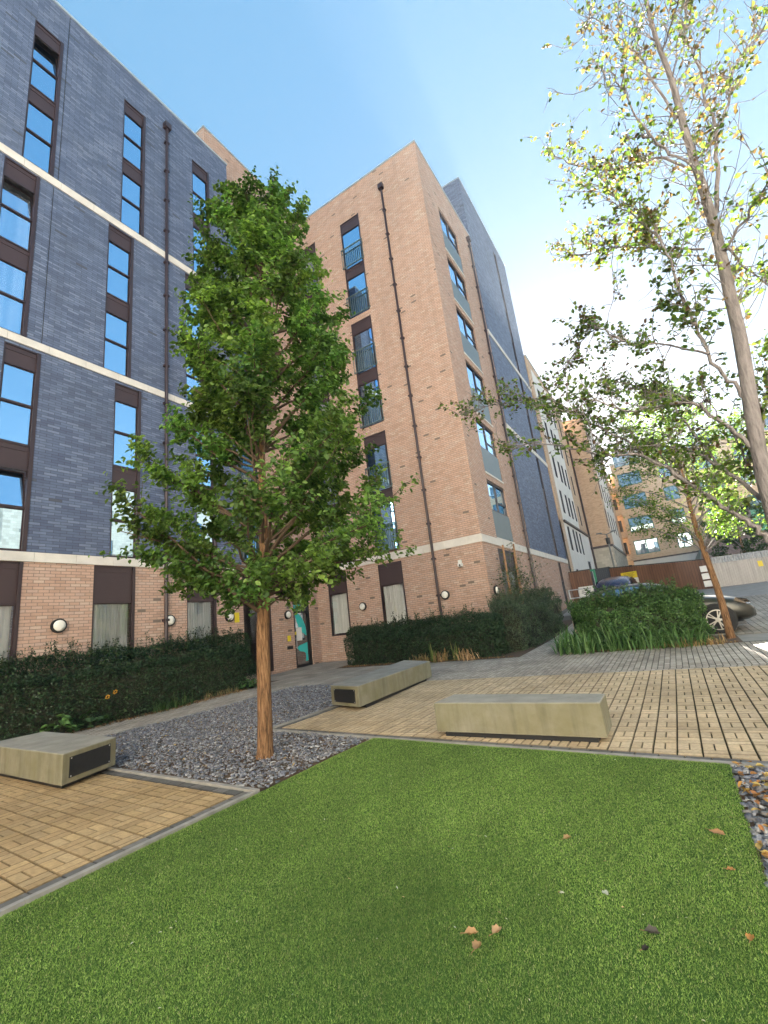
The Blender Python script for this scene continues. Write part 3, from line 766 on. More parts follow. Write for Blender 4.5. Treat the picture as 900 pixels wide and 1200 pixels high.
for a, b, z0, z1 in side:
    w = MB(); g = MB(); p = MB(); d = -.1; m = (a + b) / 2
    for u0, u1 in ((a, a + .06), (m - .04, m + .04), (b - .06, b)): fr_.box(w, u0, u1, z0 + 1.22, z1 - .02, d - .03, d + .04)
    fr_.box(w, a, b, z1 - .08, z1, d - .03, d + .05); fr_.box(w, a, b, z0 + 1.16, z0 + 1.22, d - .03, d + .05)
    fr_.box(w, m + .04, b - .06, z0 + 1.62, z0 + 1.67, d - .02, d + .03)
    fr_.quad(w, a, b, z0 + 1.2, z1, d - .25)
    wi = w.build('window', 'brown_metal', B)
    fr_.quad(g, a + .06, m - .04, z0 + 1.22, z1 - .08, d); fr_.quad(g, m + .04, b - .06, z0 + 1.22, z1 - .08, d); g.build('glazing', 'sky_glass', wi)
    fr_.box(p, a + .004, b - .004, z0 + .03, z0 + 1.155, d - .05, -.015); p.build('panel', 'grey_panel', wi)
    s = MB(); fr_.box(s, a - .02, b + .02, z0 - .05, z0 + .03, -.15, .03); s.build('sill', 'stone', wi)
strip_window(fr_, B, 17.3, 19.4, .30, 3.85, [('s', .7), ('p', 2.6)], 'clear_glass', curtain=(.5, 3.0), right=.06)
band(fw_, B, 10.86, YT - .045, 3.95, 4.22); band(ft, B, XW + .04, XB + .036, 3.95, 4.24); band(fr_, B, YT + .05, YE, 3.951, 4.239)
downpipe(ft, B, -7.36, .3, 21.45); downpipe(fr_, B, 21.6, .3, 21.9)
# entrance door
dm = MB(); u0, u1, z0, z1 = 14.08, 15.10, .22, 3.36; d = -.12
for a, b in ((u0, u0 + .07), (u1 - .07, u1)): fw_.box(dm, a, b, z0, z1, d - .04, d + .06)
fw_.box(dm, u0 + .07, u1 - .07, z1 - .55, z1, d - .04, d + .05); fw_.box(dm, u0 + .07, u1 - .07, 2.36, 2.44, d - .04, d + .05); fw_.box(dm, u0 + .07, u1 - .07, z0, z0 + .1, d - .04, d + .05)
for a, b in ((u0 + .07, u0 + .17), (u1 - .15, u1 - .07)): fw_.box(dm, a, b, z0 + .1, 2.36, d - .03, d + .02)
fw_.box(dm, u0 + .62, u0 + .66, 2.44, z1 - .55, d - .03, d + .03)
door = dm.build('door', 'black_trim', B)
g = MB(); fw_.quad(g, u0 + .17, u1 - .15, z0 + .1, 2.36, d); fw_.quad(g, u0 + .07, u1 - .07, 2.44, z1 - .55, d); g.build('glazing', 'car_glass', door)
def flatshape(name, pts, mat, parent, dd):   # vinyl film on the glass
    m = MB(); q = [fw_.P(u, z, dd) for u, z in pts]; m.poly(q[::-1]); return m.build(name, mat, parent)
e = d + .004
flatshape('window_film', [(14.26, 2.34), (14.46, 2.34), (14.62, 2.24), (14.76, 2.05), (14.86, 1.83), (14.90, 1.62), (14.90, 1.42), (14.78, 1.50), (14.62, 1.60), (14.48, 1.76), (14.36, 2.02)][::-1], 'turquoise', door, e)
flatshape('window_film', [(14.92, .95), (14.92, .44), (14.76, .42), (14.80, .60), (14.78, .74), (14.68, .80), (14.46, .84), (14.34, .94), (14.32, 1.0), (14.42, 1.06), (14.62, 1.10), (14.80, 1.14), (14.92, 1.16)], 'turquoise', door, e)
flatshape('window_film', [(14.24, 2.48), (14.60, 2.48), (14.60, 2.78), (14.24, 2.78)][::1], 'turquoise', door, e)
m = MB(); fw_.box(m, 14.30, 14.62, 1.26, 1.78, e, e + .006); m.build('notice', 'white_sign', door)
m = MB(); fw_.box(m, 14.20, 14.29, 1.50, 1.62, d + .021, d + .027); m.build('sticker', 'yellow_sign', door)
m = MB(); m.tube([fw_.P(14.21, .95, d + .08), fw_.P(14.21, 1.4, d + .08)], [.014, .014], 8); fw_.box(m, 14.2, 14.22, 1.0, 1.02, d, d + .08); fw_.box(m, 14.2, 14.22, 1.33, 1.35, d, d + .08); m.build('handle', 'galvanised', door)
m = MB(); fw_.box(m, 14.24, 14.70, 2.86, 2.95, d + .051, d + .058); m.build('door_number', 'white_sign', door)
# entry buttons beside the door
m = MB(); fw_.box(m, 13.62, 13.90, .98, 1.10, .004, .05); fw_.box(m, 13.72, 13.80, 1.0, 1.08, .05, .07); tag(m.build('intercom', 'black_panel'), 'small dark intercom fixed beside the entrance door below a yellow sign', 'intercom')
m = MB(); fw_.box(m, 13.66, 13.84, 1.28, 1.50, .004, .016); tag(m.build('wall_sign', 'yellow_sign'), 'small yellow sign on the brick beside the entrance door', 'sign')

# ---------- C  slate tower behind
Cc = thing('apartment_building', 'tall blue grey slate brick tower behind the tan block with one slit window', 'building', (-10, 27, 0))
YC = 31.2; ZC = 26.9; XC = -5.40
fc = Fac((XC, 0, 0), (0, 1, 0), (1, 0, 0))
sl_ = [(28.0, 28.55, a, b) for a, b in ((4.26, 10.5), (10.78, 16.1), (16.42, 25.9))]
mb = MB(); wall(mb, fc, YE, YC, 4.25, ZC, sl_); block_shell(mb, -22, XC, YE + .005, YC, ZT - .6, ZC, 'sw'); block_shell(mb, -22, XC, YE, YC, 0, ZC, 'n'); mb.build('slate_wall', 'slate_brick', Cc)
mb = MB(); wall(mb, fc, YE, YC, 0, 3.95, [(28.0, 28.6, .6, 3.9)], off=.1); mb.build('ground_floor_wall', 'tan_brick', Cc)
for a, b, z0, z1 in sl_: strip_window(fc, Cc, a, b, z0, z1, [('p', 1), ('s', .5)] * max(1, round((z1 - z0) / 2.7)), right=.06)
strip_window(fc, Cc, 28.0, 28.6, .6, 3.9, [('s', 1), ('p', 2)], right=.06)
for z in (3.953, 10.52, 16.13): band(fc, Cc, YE + .005, YC, z, z + .27)
coping('coping', [(XC - .3, XC + .03, YE, YC + .03), (-22, XC - .3, YE - .02, YE + .3)], ZC, Cc); flat_roof(-22, XC, YE, YC, ZC - .06, Cc)

# ---------- D  pale rendered block beyond the tower
Dd = thing('apartment_building', 'pale rendered block with rows of dark slit windows just beyond the slate tower', 'building', (-9, 38, 0))
XD = -5.3; fd = Fac((XD, 0, 0), (0, 1, 0), (1, 0, 0)); ZD = 19.1
cols = [(33.1, 33.75), (35.0, 35.6), (36.3, 36.9), (37.8, 38.3)]
hl = [(a, b, z, z + 1.7) for a, b in cols for z in [2.0] + [4.6 + 2.65 * k + .4 for k in range(5)]]
hp_ = [h for h in hl if h[2] > 6.7]; hb_ = [h for h in hl if h[2] <= 6.7 and h[3] < 6.84 and h[0] < 39] + [(39.2, 40.3, 1.9, 4.6)]
mb = MB(); wall(mb, fd, 32.2, 38.8, 7.0, ZD - .6, hp_); mb.build('rendered_wall', 'pale_render', Dd)
mb = MB(); wall(mb, fd, 32.2, 42.6, .9, 6.85, hb_); block_shell(mb, -20, XD, 31.3, 42.6, .5, 6.85, 'n'); mb.build('ground_floor_wall', 'pale_render', Dd)
mb = MB(); wall(mb, fd, YC, 32.2, .5, ZD, []); wall(mb, fd, 38.8, 42.6, 7.0, ZD, [(40.2, 40.6, 7.6 + 2.65 * k, 9.3 + 2.65 * k) for k in range(4)]); fd.quad(mb, 32.2, 38.8, ZD - .6, ZD, .0); block_shell(mb, -20, XD, YC, 42.6, 6.85, ZD, 'snw'); mb.build('brick_wall', 'buff_brick', Dd)
for a, b, z0, z1 in hp_ + hb_ + [(40.2, 40.6, 7.6 + 2.65 * k, 9.3 + 2.65 * k) for k in range(4)]: strip_window(fd, Dd, a, b, z0, z1, [('p', 1)], right=.06, name='window')
mb = MB(); fd.box(mb, 32.2, 42.62, 6.852, 6.998, -.05, .12); mb.build('cornice', 'brown_metal', Dd)
coping('coping', [(XD - .3, XD + .04, YC + .04, 42.65)], ZD, Dd); flat_roof(-20, XD, YC, 42.6, ZD - .05, Dd)

# ---------- E  buff block whose gable faces the court
Ee = thing('apartment_building', 'buff brick block with a blank gable, right of the rendered block', 'building', (-8, 50, 1.6))
XE = -3.75; YG = 44.0; ZE = 18.2; fe = Fac((0, YG, 0), (1, 0, 0), (0, -1, 0)); fes = Fac((XE, 0, 0), (0, 1, 0), (1, 0, 0))
eh = [(u, u + .5, 2.2 + 2.75 * k, 4.0 + 2.75 * k) for u in (45.0, 47.2, 49.4, 51.6, 53.8) for k in range(6)]
mb = MB(); wall(mb, fe, -9, XE, 6.1, ZE, []); wall(mb, fes, YG, 46.2, 6.1, ZE, [h for h in eh if h[1] < 46.2 and h[2] > 6.1]); wall(mb, fes, 54.8, 57.9, 6.1, ZE, []); block_shell(mb, -16, XE, YG, 57.9, 6.1, ZE, 'nw'); mb.build('brick_wall', 'buff_brick', Ee)
mb = MB(); wall(mb, fes, 46.2, 54.8, 6.1, ZE, [h for h in eh if h[0] > 46.2 and h[2] > 6.1]); mb.build('rendered_wall', 'pale_render', Ee)
mb = MB(); wall(mb, fe, -9, XE, 1, 5.9, []); wall(mb, fes, YG, 57.9, 1, 5.9, [h for h in eh if h[3] < 5.9 and h[2] < 4]); mb.build('ground_floor_wall', 'cream_block', Ee)
for h in eh:
    if h[2] > 6.1 or (h[2] < 4 and h[3] < 5.9): strip_window(fes, Ee, *h, [('p', 1)], right=.06)
mb = MB(); fe.box(mb, -9, XE + .08, 5.902, 6.098, -.03, .08); fes.box(mb, YG + .05, 57.9, 5.903, 6.097, -.03, .08); mb.build('cornice', 'brown_metal', Ee)
downpipe(fe, Ee, -5.35, 1.6, 17.5, .08, False)
coping('coping', [(-9, XE + .03, YG - .03, YG + .3), (XE - .3, XE + .03, YG + .3, 57.9)], ZE, Ee); flat_roof(-16, XE, YG, 57.9, ZE - .05, Ee)

# ---------- F  orange brick block at the end of the street
Ff = thing('apartment_building', 'orange brick block with teal framed windows across the end of the court', 'building', (4, 62, 1.6))
YF = 58.0; ZF = 16.6; ff = Fac((0, YF, 0), (1, 0, 0), (0, -1, 0))
wh = []
for k in range(6):
    z = 3.0 + 2.62 * k - (.45 if k == 0 else 0)
    if k == 5: z -= .2
    for u, w in ((-2.75, 2.35), (1.35, 1.35), (4.6, 2.2), (8.2, 1.35), (11.2, 2.2)):
        wh.append((u, u + w, z + .3, z + 1.85))
wu = [h for h in wh if h[2] > 5.0]; wl = [h for h in wh if h[2] <= 5.0]
mb = MB(); wall(mb, ff, -3.2, 15, 5.35, ZF, wu); block_shell(mb, -3.2, 15, YF, 72, 0, ZF, 'enw'); wall(mb, Fac((0, YF + 1.1, 0), (1, 0, 0), (0, -1, 0)), -5.2, -3.2, 1, 15.6, [(-4.9, -3.5, 3.2 + 2.6 * k, 5.0 + 2.6 * k) for k in range(5)]); mb.build('brick_wall', 'orange_brick', Ff)
mb = MB(); wall(mb, ff, -3.2, 15, 1, 5.2, wl); mb.build('ground_floor_wall', 'pale_render', Ff)
mb = MB(); ff.box(mb, -3.2, 15, 5.202, 5.348, -.05, .1); mb.build('cornice', 'brown_metal', Ff)
plain('teal_frame', (.03, .14, .15), .5)
for a, b, z0, z1 in wh:
    w = MB(); g = MB(); d = -.08; m = a + (b - a) * (.5 if b - a > 1.6 else .4)
    for u0, u1 in ((a, a + .09), (m - .06, m + .06), (b - .09, b)): ff.box(w, u0, u1, z0, z1, d - .03, d + .05)
    ff.box(w, a, b, z0, z0 + .09, d - .03, d + .06); ff.box(w, a, b, z1 - .09, z1, d - .03, d + .06); ff.box(w, a, m, z0 + .5, z0 + .57, d - .03, d + .05)
    wi = w.build('window', 'teal_frame', Ff); ff.quad(g, a + .09, b - .09, z0 + .09, z1 - .09, d); g.build('glazing', 'street_glass', wi)
fb = Fac((0, YF + 1.1, 0), (1, 0, 0), (0, -1, 0))
for k in range(5):
    z = 3.2 + 2.6 * k; m = MB(); fb.box(m, -5.2, -3.2, z - .35, z + .35, .0, .9); bal = m.build('balcony', 'orange_brick', Ff)
    g = MB(); fb.quad(g, -4.9, -3.5, z, z + 1.8, -.1); g.build('glazing', 'street_glass', Ff)
coping('coping', [(-3.23, 15, YF - .03, YF + .3)], ZF, Ff); flat_roof(-3.2, 15, YF, 72, ZF - .05, Ff)

# ---------- blocks on the near sides of the court (they show in the window panes and throw light back)
H1 = thing('apartment_building', 'pale block of the opposite side of the court, mirrored in the low windows', 'building', (20, 0, 0))
mb = MB(); fo = Fac((19, 0, 0), (0, 1, 0), (-1, 0, 0)); oh = [(y, y + 1.2, z, z + 1.5) for y in range(-24, 12, 4) for z in (1.2, 4.1, 7.0)]
wall(mb, fo, -28, 14, 0, 10.2, oh); block_shell(mb, 19, 30, -28, 14, 0, 10.2, 'sne'); mb.build('block_wall', 'cream_block', H1)
for h in oh:
    m = MB(); fo.quad(m, *h, -.12); m.build('window', 'sky_glass', H1)
flat_roof(19, 30, -28, 14, 10.1, H1)
H3 = thing('apartment_building', 'tall pale brick block across the street, mirrored in the lower windows of the slate block', 'building', (22, 24, 0))
mb = MB(); fo = Fac((19.3, 0, 0), (0, 1, 0), (-1, 0, 0)); oh = [(y, y + 1.1, z, z + 1.5) for y in (17, 22, 27, 32) for z in (2.2, 5.1, 8.0, 10.9, 13.8)]
wall(mb, fo, 14.4, 36, 0, 18, oh); block_shell(mb, 19.3, 31, 14.4, 36, 0, 18, 'sne'); mb.build('block_wall', 'cream_block', H3)
for h in oh:
    m = MB(); fo.quad(m, *h, -.12); m.build('window', 'sky_glass', H3)
flat_roof(19.3, 31, 14.4, 36, 17.9, H3)
H2 = thing('apartment_building', 'unseen white block behind the viewer, added to bounce sun, mirrored in the windows', 'building', (2, -24, 0))  # added out of view; nearness, height and white tone set for bounced sun
mb = MB(); fo = Fac((0, -17, 0), (1, 0, 0), (0, 1, 0)); oh = [(x, x + 1.2, z, z + 1.6) for x in range(-11, 18, 3) for z in (1.2, 4.1, 7.0, 9.9, 12.8, 15.7)]
wall(mb, fo, -12.4, 18.8, 0, 19, oh); block_shell(mb, -12.4, 18.8, -30, -17, 0, 19, 'sew'); mb.build('rendered_wall', 'bounce_render', H2)
for h in oh:
    m = MB(); fo.quad(m, *h, -.12); m.build('window', 'sky_glass', H2)
flat_roof(-12.4, 18.8, -30, -17, 18.9, H2)

# ---------- wall lamps and cameras
lampG = 'round bulkhead lamps along the brick walls'
def wall_lamp(f, u, z, label):
    r = thing('wall_lamp', label, 'wall lamp', f.P(u, z, 0), 0, lampG)
    N, U = f.N, f.U; Zv = Vector((0, 0, 1))
    def disc(rad, d0, d1, n=24, dome=0):
        m = MB(); prof = [(rad, d0), (rad, d1)]
        if dome: prof += [(rad * .92, d1 + dome * .35), (rad * .7, d1 + dome * .75), (rad * .4, d1 + dome * .95)]
        o = f.P(u, z, 0); rings = [[o + N * d + (U * math.cos(a) + Zv * math.sin(a)) * q for a in [2 * math.pi * i / n for i in range(n)]] for q, d in prof]
        for A_, B_ in zip(rings[:-1], rings[1:]):
            for i in range(n): m.poly([A_[i], A_[(i + 1) % n], B_[(i + 1) % n], B_[i]])
        m.poly(rings[-1]); return m
    disc(.165, .003, .075).build('housing', 'black_trim', r, smooth=False); disc(.128, .07, .085, dome=.05).build('diffuser', 'opal', r, smooth=True)
    return r
wall_lamp(f, 5.29, 2.30, 'round opal wall lamp on the wide brick pier nearest the viewer, above the left hedge')
wall_lamp(f, 8.12, 2.28, 'round opal wall lamp beside the brown downpipe of the slate block')
wall_lamp(f, 10.24, 2.30, 'round opal wall lamp below the white camera on the slate block')
wall_lamp(fw_, 13.72, 2.30, 'round opal wall lamp left of the entrance door')
wall_lamp(ft, -10.82, 2.30, 'round opal wall lamp between the two curtained windows of the tan block')
wall_lamp(ft, -7.12, 2.28, 'round opal wall lamp beside the downpipe of the tan block')
wall_lamp(fr_, 16.15, 2.20, 'round wall lamp seen edge on round the corner of the tan block')
def camera_box(f, u, z, label):
    r = thing('security_camera', label, 'security camera', f.P(u, z, 0), 0, 'white security cameras on the brick')
    m = MB(); f.box(m, u - .09, u + .03, z - .02, z + .16, .004, .09); m.build('bracket', 'white_plastic', r, bevel=.006)
    m = MB(); f.box(m, u - .07, u + .10, z - .10, z + .02, .092, .23); m.build('housing', 'white_plastic', r, bevel=.02)
    m = MB(); m.tube([f.P(u + .02, z - .05, .23), f.P(u + .02, z - .05, .245)], [.035, .035], 12); m.build('lens', 'black_trim', r)
camera_box(f, 10.07, 3.26, 'white security camera on the brick pier of the slate block')
camera_box(ft, -6.32, 3.28, 'white security camera near the corner of the tan block')
m = MB(); f.box(m, 10.46, 10.66, 2.10, 2.42, .004, .014); tag(m.build('wall_sign', 'yellow_sign'), 'small yellow notice beside the lamp at the end of the slate block', 'sign')

# ================================================================== PLANTS
def leaves_np(P, N, S, c, asp=.55, fold=.25, rg=rng, six=True):
    """leaf shaped faces at P, blade normal N, length S"""
    n = len(P); N = N / (np.linalg.norm(N, axis=1)[:, None] + 1e-9)
    R = rg.normal(size=(n, 3)); A = np.cross(N, R); A /= np.linalg.norm(A, axis=1)[:, None] + 1e-9; B = np.cross(N, A)
    S = S[:, None]; W = S * asp * .5 * rg.uniform(.8, 1.2, n)[:, None]
    up = N * S * fold * rg.uniform(.2, 1., n)[:, None]
    droop = -N * S * .12
    if six:
        V = np.stack([P - A * S * .5, P - A * S * .12 + B * W + up * .6, P + A * S * .22 + B * W * .8 + up * .5, P + A * S * .5 + droop, P + A * S * .22 - B * W * .8 + up * .5, P - A * S * .12 - B * W + up * .6], 1).reshape(-1, 3)
        b = (np.arange(n) * 6)[:, None]; F = np.concatenate([b + np.array([[0, 3, 2, 1]]), b + np.array([[0, 5, 4, 3]])]); return V, F, np.repeat(c, 6, 0)
    V = np.stack([P - A * S * .5, P + B * W + up * .4, P + A * S * .5 + droop, P - B * W + up * .4], 1).reshape(-1, 3)
    b = (np.arange(n) * 4)[:, None]; return V, b + np.array([[0, 3, 2, 1]]), np.repeat(c, 4, 0)
def pick(pal, n, p=None, v=.25, rg=rng):
    return np.array(pal)[rg.choice(len(pal), n, p=p)] * rg.uniform(1 - v, 1 + v, n)[:, None]

# ---------- the tree in the slate bed
BX, BY = -4.76, 4.40
tree = thing('tree', 'leafy broad green tree with an orange brown trunk standing in the slate bed', 'tree', (BX, BY, 0))
er = np.array([.679, .734, 0.]); ef = np.array([-.734, .679, 0.])      # sideways and away as seen from the bench
def axis(z): return np.array([BX, BY, 0]) + er * (.042 * z) + np.array([0, 0, z]) + ef * .02 * math.sin(z)
zs_ = [1.9, 2.15, 2.4, 2.7, 3.1, 3.7, 4.2, 4.5, 5.1, 5.9, 6.8, 7.5, 8.1, 8.75, 9.25]
Lf = [.25, .75, 1.35, 1.65, 1.78, 1.65, 1.2, 1.05, 1.2, 1.2, 1.1, .98, .84, .52, .1]
Rt = [.3, .9, 1.6, 1.95, 1.9, 1.85, 1.7, 1.66, 1.56, 1.4, 1.22, 1.0, .8, .52, .12]
rt = np.random.default_rng(21)
tz_ = np.linspace(0, 9.0, 30); rad = np.interp(tz_, [0, .12, .5, 1.9, 2.6, 4.5, 9], [.125, .108, .098, .088, .07, .042, .008])
tp_ = [axis(z) + np.array([.008 * math.sin(3 * z), .008 * math.cos(2.3 * z), 0]) for z in tz_]
tz_ = np.linspace(0, 9.0, 150); rad = np.interp(tz_, [0, .1, .5, 1.9, 2.6, 4.5, 9], [.112, .096, .088, .078, .062, .038, .008])
tp_ = [axis(z) + np.array([.008 * math.sin(3 * z), .008 * math.cos(2.3 * z), 0]) for z in tz_]
V, F = tube_np(tp_, rad, 44)
_a = np.tile(np.arange(44), 150) / 44 * 2 * np.pi; _z = np.repeat(tz_, 44)
_r = (np.sin(_a * 11 + 1.7 * np.sin(_z * 2.3) + np.sin(_z * 7) * .5) + .7 * np.sin(_a * 19 + 2.2 * np.sin(_z * 1.7 + 1)) + .5 * np.sin(_a * 5 + _z * 3)) * np.repeat(rad, 44) * .035
_c = np.repeat(np.array(tp_), 44, 0); V = V + (V - _c) / np.repeat(rad, 44)[:, None] * _r[:, None]
trunk = np_obj('trunk', V, F, 'orange_bark', tree, smooth=True)
br = []; LP = []; LN = []; LC = []
nb = 124
for i in range(nb):
    q = (i + .5) / nb; zend = 2.0 + 6.75 * q ** 1.12; az = i * 2.39996 + rt.normal(0, .25)
    lat = math.cos(az); dep = math.sin(az)
    l, r = np.interp(zend, zs_, Lf), np.interp(zend, zs_, Rt)
    Rr = (r if lat > 0 else l) * abs(lat) + (l + r) / 2 * .92 * abs(dep)
    Rr = Rr / (abs(lat) + abs(dep)) * rt.uniform(.82, 1.07)
    rise = min(Rr * rt.uniform(.5, .95), zend - 1.85 + .12) * (1. if zend > 3 else .6)
    A0 = axis(max(1.75, zend - rise)); E = axis(zend) + (er * lat + ef * dep) * Rr
    k = 7; tt = np.linspace(0, 1, k)[:, None]; C = A0 + (E - A0) * np.array([.55, .55, .42]) + np.array([0, 0, .08 * Rr])
    path = (1 - tt) ** 2 * A0 + 2 * tt * (1 - tt) * C + tt ** 2 * E
    if zend < 3.1: path[:, 2] -= (tt[:, 0] ** 3) * .28 * rt.random()
    path[1:-1] += rt.normal(0, .02, (k - 2, 3))
    br.append(tube_np(path, np.interp(np.linspace(0, 1, k), [0, 1], [.012 + .010 * Rr, .004]), 6))
    if dep < -.55 and 2.3 < zend < 4.3 and rt.random() < .4: continue
    ntw = int(7 + 6 * Rr)
    tone = rt.uniform(.6, 1.42); hue = rt.uniform(-.3, .7)
    for j in range(ntw):
        s = rt.uniform(.25, 1.0) ** .75; b = np.array([np.interp(s, tt[:, 0], path[:, m]) for m in range(3)])
        dirn = rt.normal(size=3) * np.array([1, 1, .6]) + (E - A0) / (np.linalg.norm(E - A0) + 1e-6) * .9 + np.array([0, 0, .35]); dirn /= np.linalg.norm(dirn)
        tl = rt.uniform(.16, .42) * (.75 + .25 * Rr); e = b + dirn * tl; br.append(tube_np([b, (b + e) / 2 + rt.normal(0, .015, 3), e], [.004, .003, .0015], 4))
        nl = int(rt.uniform(20, 44) * (1.55 if zend > 4.6 else 1.25 if zend > 3.2 else .85))
        u = rt.random(nl)[:, None]; pos = b + (e - b) * u ** .7 + rt.normal(0, .048, (nl, 3)) + np.array([0, 0, -.01])
        outw = pos - axis(zend); outw[:, 2] *= .3
        N = outw / (np.linalg.norm(outw, axis=1)[:, None] + .1) * .6 + np.array([0, 0, .75]) + rt.normal(0, .5, (nl, 3))
        LP.append(pos); LN.append(N)
        base = pick([(.088, .165, .048), (.12, .215, .058), (.155, .265, .07), (.20, .315, .085), (.055, .11, .034)], nl, [.26, .3, .22, .1, .12], .2, rt)
        LC.append(base * tone * np.array([1 + hue * .35, 1 + hue * .1, 1.]))
V, F = join_np(br); np_obj('branches', V, F, 'twig', tree, smooth=True)
P_ = np.concatenate(LP); N_ = np.concatenate(LN); C_ = np.concatenate(LC)
V, F, c = leaves_np(P_, N_, rt.uniform(.05, .092, len(P_)), C_, .62, .3, rt)
np_obj('crown', V, F, 'leaf', tree, col=c)
print('tree leaves', len(P_))
# paper tag hanging in it
g = thing('tag', 'pale yellow paper tag hanging in the lower right of the tree crown', 'tag', (-4.02, 5.20, 2.66))
plain('pale_card', (.55, .5, .24), .7)
m = MB(); m.box((-4.02, 5.20, 2.66), Vector((.679, .734, -.35)).normalized(), Vector((-.734, .679, 0)), Vector((.24, .26, .93)).normalized(), .155, .004, .085); m.build('card', 'pale_card', g)
m = MB()
for k in range(3): m.box(Vector((-4.02, 5.20, 2.66)) + Vector((.24, .26, .93)).normalized() * (.022 - k * .02) + Vector((.734, -.679, 0)) * .0035, Vector((.679, .734, -.35)).normalized(), Vector((-.734, .679, 0)), Vector((.24, .26, .93)).normalized(), .12 - .03 * k, .001, .008)
m.build('print_lines', 'brown_panel', g)
m = MB(); m.tube([(-4.02, 5.2, 2.70), (-4.03, 5.2, 2.80), (-4.05, 5.18, 2.92)], [.002] * 3, 4); m.build('string', 'white_plastic', g)

# ---------- the airy tree on the right
BR = {'trunk': [(0.543, 3.357, 0.608), (0.546, 3.356, 1.208), (0.574, 3.351, 1.905), (0.607, 3.345, 2.292), (0.674, 3.334, 2.833), (0.702, 3.329, 3.198), (0.732, 3.324, 3.59), (0.744, 3.322, 3.919), (0.752, 3.321, 4.247), (0.769, 3.318, 4.629), (0.782, 3.316, 4.941), (0.778, 3.316, 5.263), (0.799, 3.313, 5.673), (0.823, 3.309, 5.963), (0.851, 3.304, 6.315)], 'a': [(0.625, 3.342, 1.451), (0.504, 3.354, 1.625), (0.451, 3.354, 1.731), (0.37, 3.358, 1.832), (0.26, 3.368, 1.994), (0.139, 3.38, 2.16), (0.027, 3.39, 2.29), (-0.112, 3.404, 2.342), (-0.261, 3.421, 2.395), (-0.472, 3.448, 2.545), (-0.68, 3.474, 2.64), (-0.843, 3.493, 2.635)], 'b': [(0.598, 3.347, 1.771), (0.569, 3.417, 1.847), (0.498, 3.495, 2.004), (0.394, 3.578, 2.186), (0.294, 3.66, 2.335), (0.106, 3.758, 2.441), (-0.069, 3.853, 2.493), (-0.262, 3.951, 2.474)], 'c': [(0.583, 3.35, 2.157), (0.485, 3.316, 2.314), (0.402, 3.279, 2.445), (0.338, 3.239, 2.503), (0.162, 3.219, 2.545), (-0.001, 3.196, 2.562), (-0.165, 3.174, 2.686), (-0.338, 3.152, 2.67)], 'd': [(0.622, 3.343, 2.42), (0.574, 3.321, 2.577), (0.525, 3.299, 2.689), (0.486, 3.275, 2.956), (0.464, 3.248, 3.15), (0.45, 3.22, 3.382), (0.436, 3.192, 3.558), (0.398, 3.168, 3.7), (0.3, 3.155, 3.917), (0.237, 3.135, 4.112), (0.206, 3.11, 4.285)], 'e': [(0.489, 3.214, 2.766), (0.392, 3.295, 2.895), (0.305, 3.376, 3.004), (0.105, 3.475, 3.148), (-0.004, 3.559, 3.37), (-0.104, 3.641, 3.453), (-0.22, 3.726, 3.406), (-0.406, 3.823, 3.257)], 'f': [(0.05, 3.38, 2.263), (-0.037, 3.466, 2.43), (-0.17, 3.56, 2.598), (-0.302, 3.653, 2.776), (-0.405, 3.742, 2.923), (-0.56, 3.84, 3.112), (-0.868, 3.964, 3.26), (-1.235, 4.098, 3.359), (-1.554, 4.223, 3.444)], 'g': [(0.408, 3.583, 2.183), (0.317, 3.7, 2.553), (0.253, 3.812, 2.814), (0.151, 3.931, 2.965), (0.001, 4.058, 3.055), (-0.172, 4.189, 3.128)], 'h': [(0.74, 3.323, 3.623), (0.821, 3.341, 3.942), (0.887, 3.361, 4.224), (0.926, 3.386, 4.436), (0.941, 3.415, 4.729), (0.972, 3.441, 5.042), (0.975, 3.473, 5.306), (1.018, 3.497, 5.555), (1.107, 3.513, 5.8)], 'i': [(0.731, 3.324, 4.16), (0.614, 3.263, 4.341), (0.519, 3.198, 4.572), (0.48, 3.124, 4.793), (0.429, 3.051, 4.96), (0.321, 2.989, 4.866)], 'j': [(0.735, 3.324, 4.115), (0.639, 3.374, 4.325), (0.52, 3.428, 4.496), (0.335, 3.494, 4.587), (0.14, 3.561, 4.827), (-0.029, 3.624, 5.128), (-0.084, 3.667, 5.327)], 'l': [(0.728, 3.325, 3.44), (0.752, 3.28, 3.447), (0.848, 3.223, 3.526), (0.916, 3.171, 3.582), (0.981, 3.119, 3.634), (1.05, 3.067, 3.674)], 'm': [(0.879, 3.299, 4.25), (1.024, 3.365, 4.503), (1.132, 3.438, 4.81), (1.279, 3.504, 4.988), (1.4, 3.575, 5.107), (1.532, 3.644, 5.213)], 'n': [(0.74, 3.323, 4.569), (0.695, 3.391, 5.047), (0.687, 3.454, 5.391), (0.61, 3.528, 5.789), (0.508, 3.606, 6.245), (0.457, 3.676, 6.343)], 'o': [(0.789, 3.314, 5.174), (0.87, 3.148, 5.19), (0.9, 2.991, 5.196)], 'p': [(0.652, 3.338, 3.534), (0.461, 3.472, 3.755), (0.235, 3.612, 4.024), (0.033, 3.748, 4.18), (-0.173, 3.885, 4.369)], 'q': [(0.888, 3.297, 4.241), (0.778, 3.316, 4.18)], 'r': [(0.621, 3.343, 2.229), (0.686, 3.433, 2.397), (0.772, 3.52, 2.599), (0.881, 3.603, 2.836)], 's': [(0.739, 3.323, 3.565), (0.835, 3.459, 3.378), (0.951, 3.591, 3.269)], 't': [(0.563, 3.353, 1.882), (0.551, 3.423, 2.053), (0.531, 3.494, 2.239), (0.548, 3.559, 2.337)]}
rtree = thing('tree', 'tall sparse tree on the right with bare grey limbs and scattered yellow green leaves', 'tree', (.55, 3.36, 0))
rr = np.random.default_rng(5)
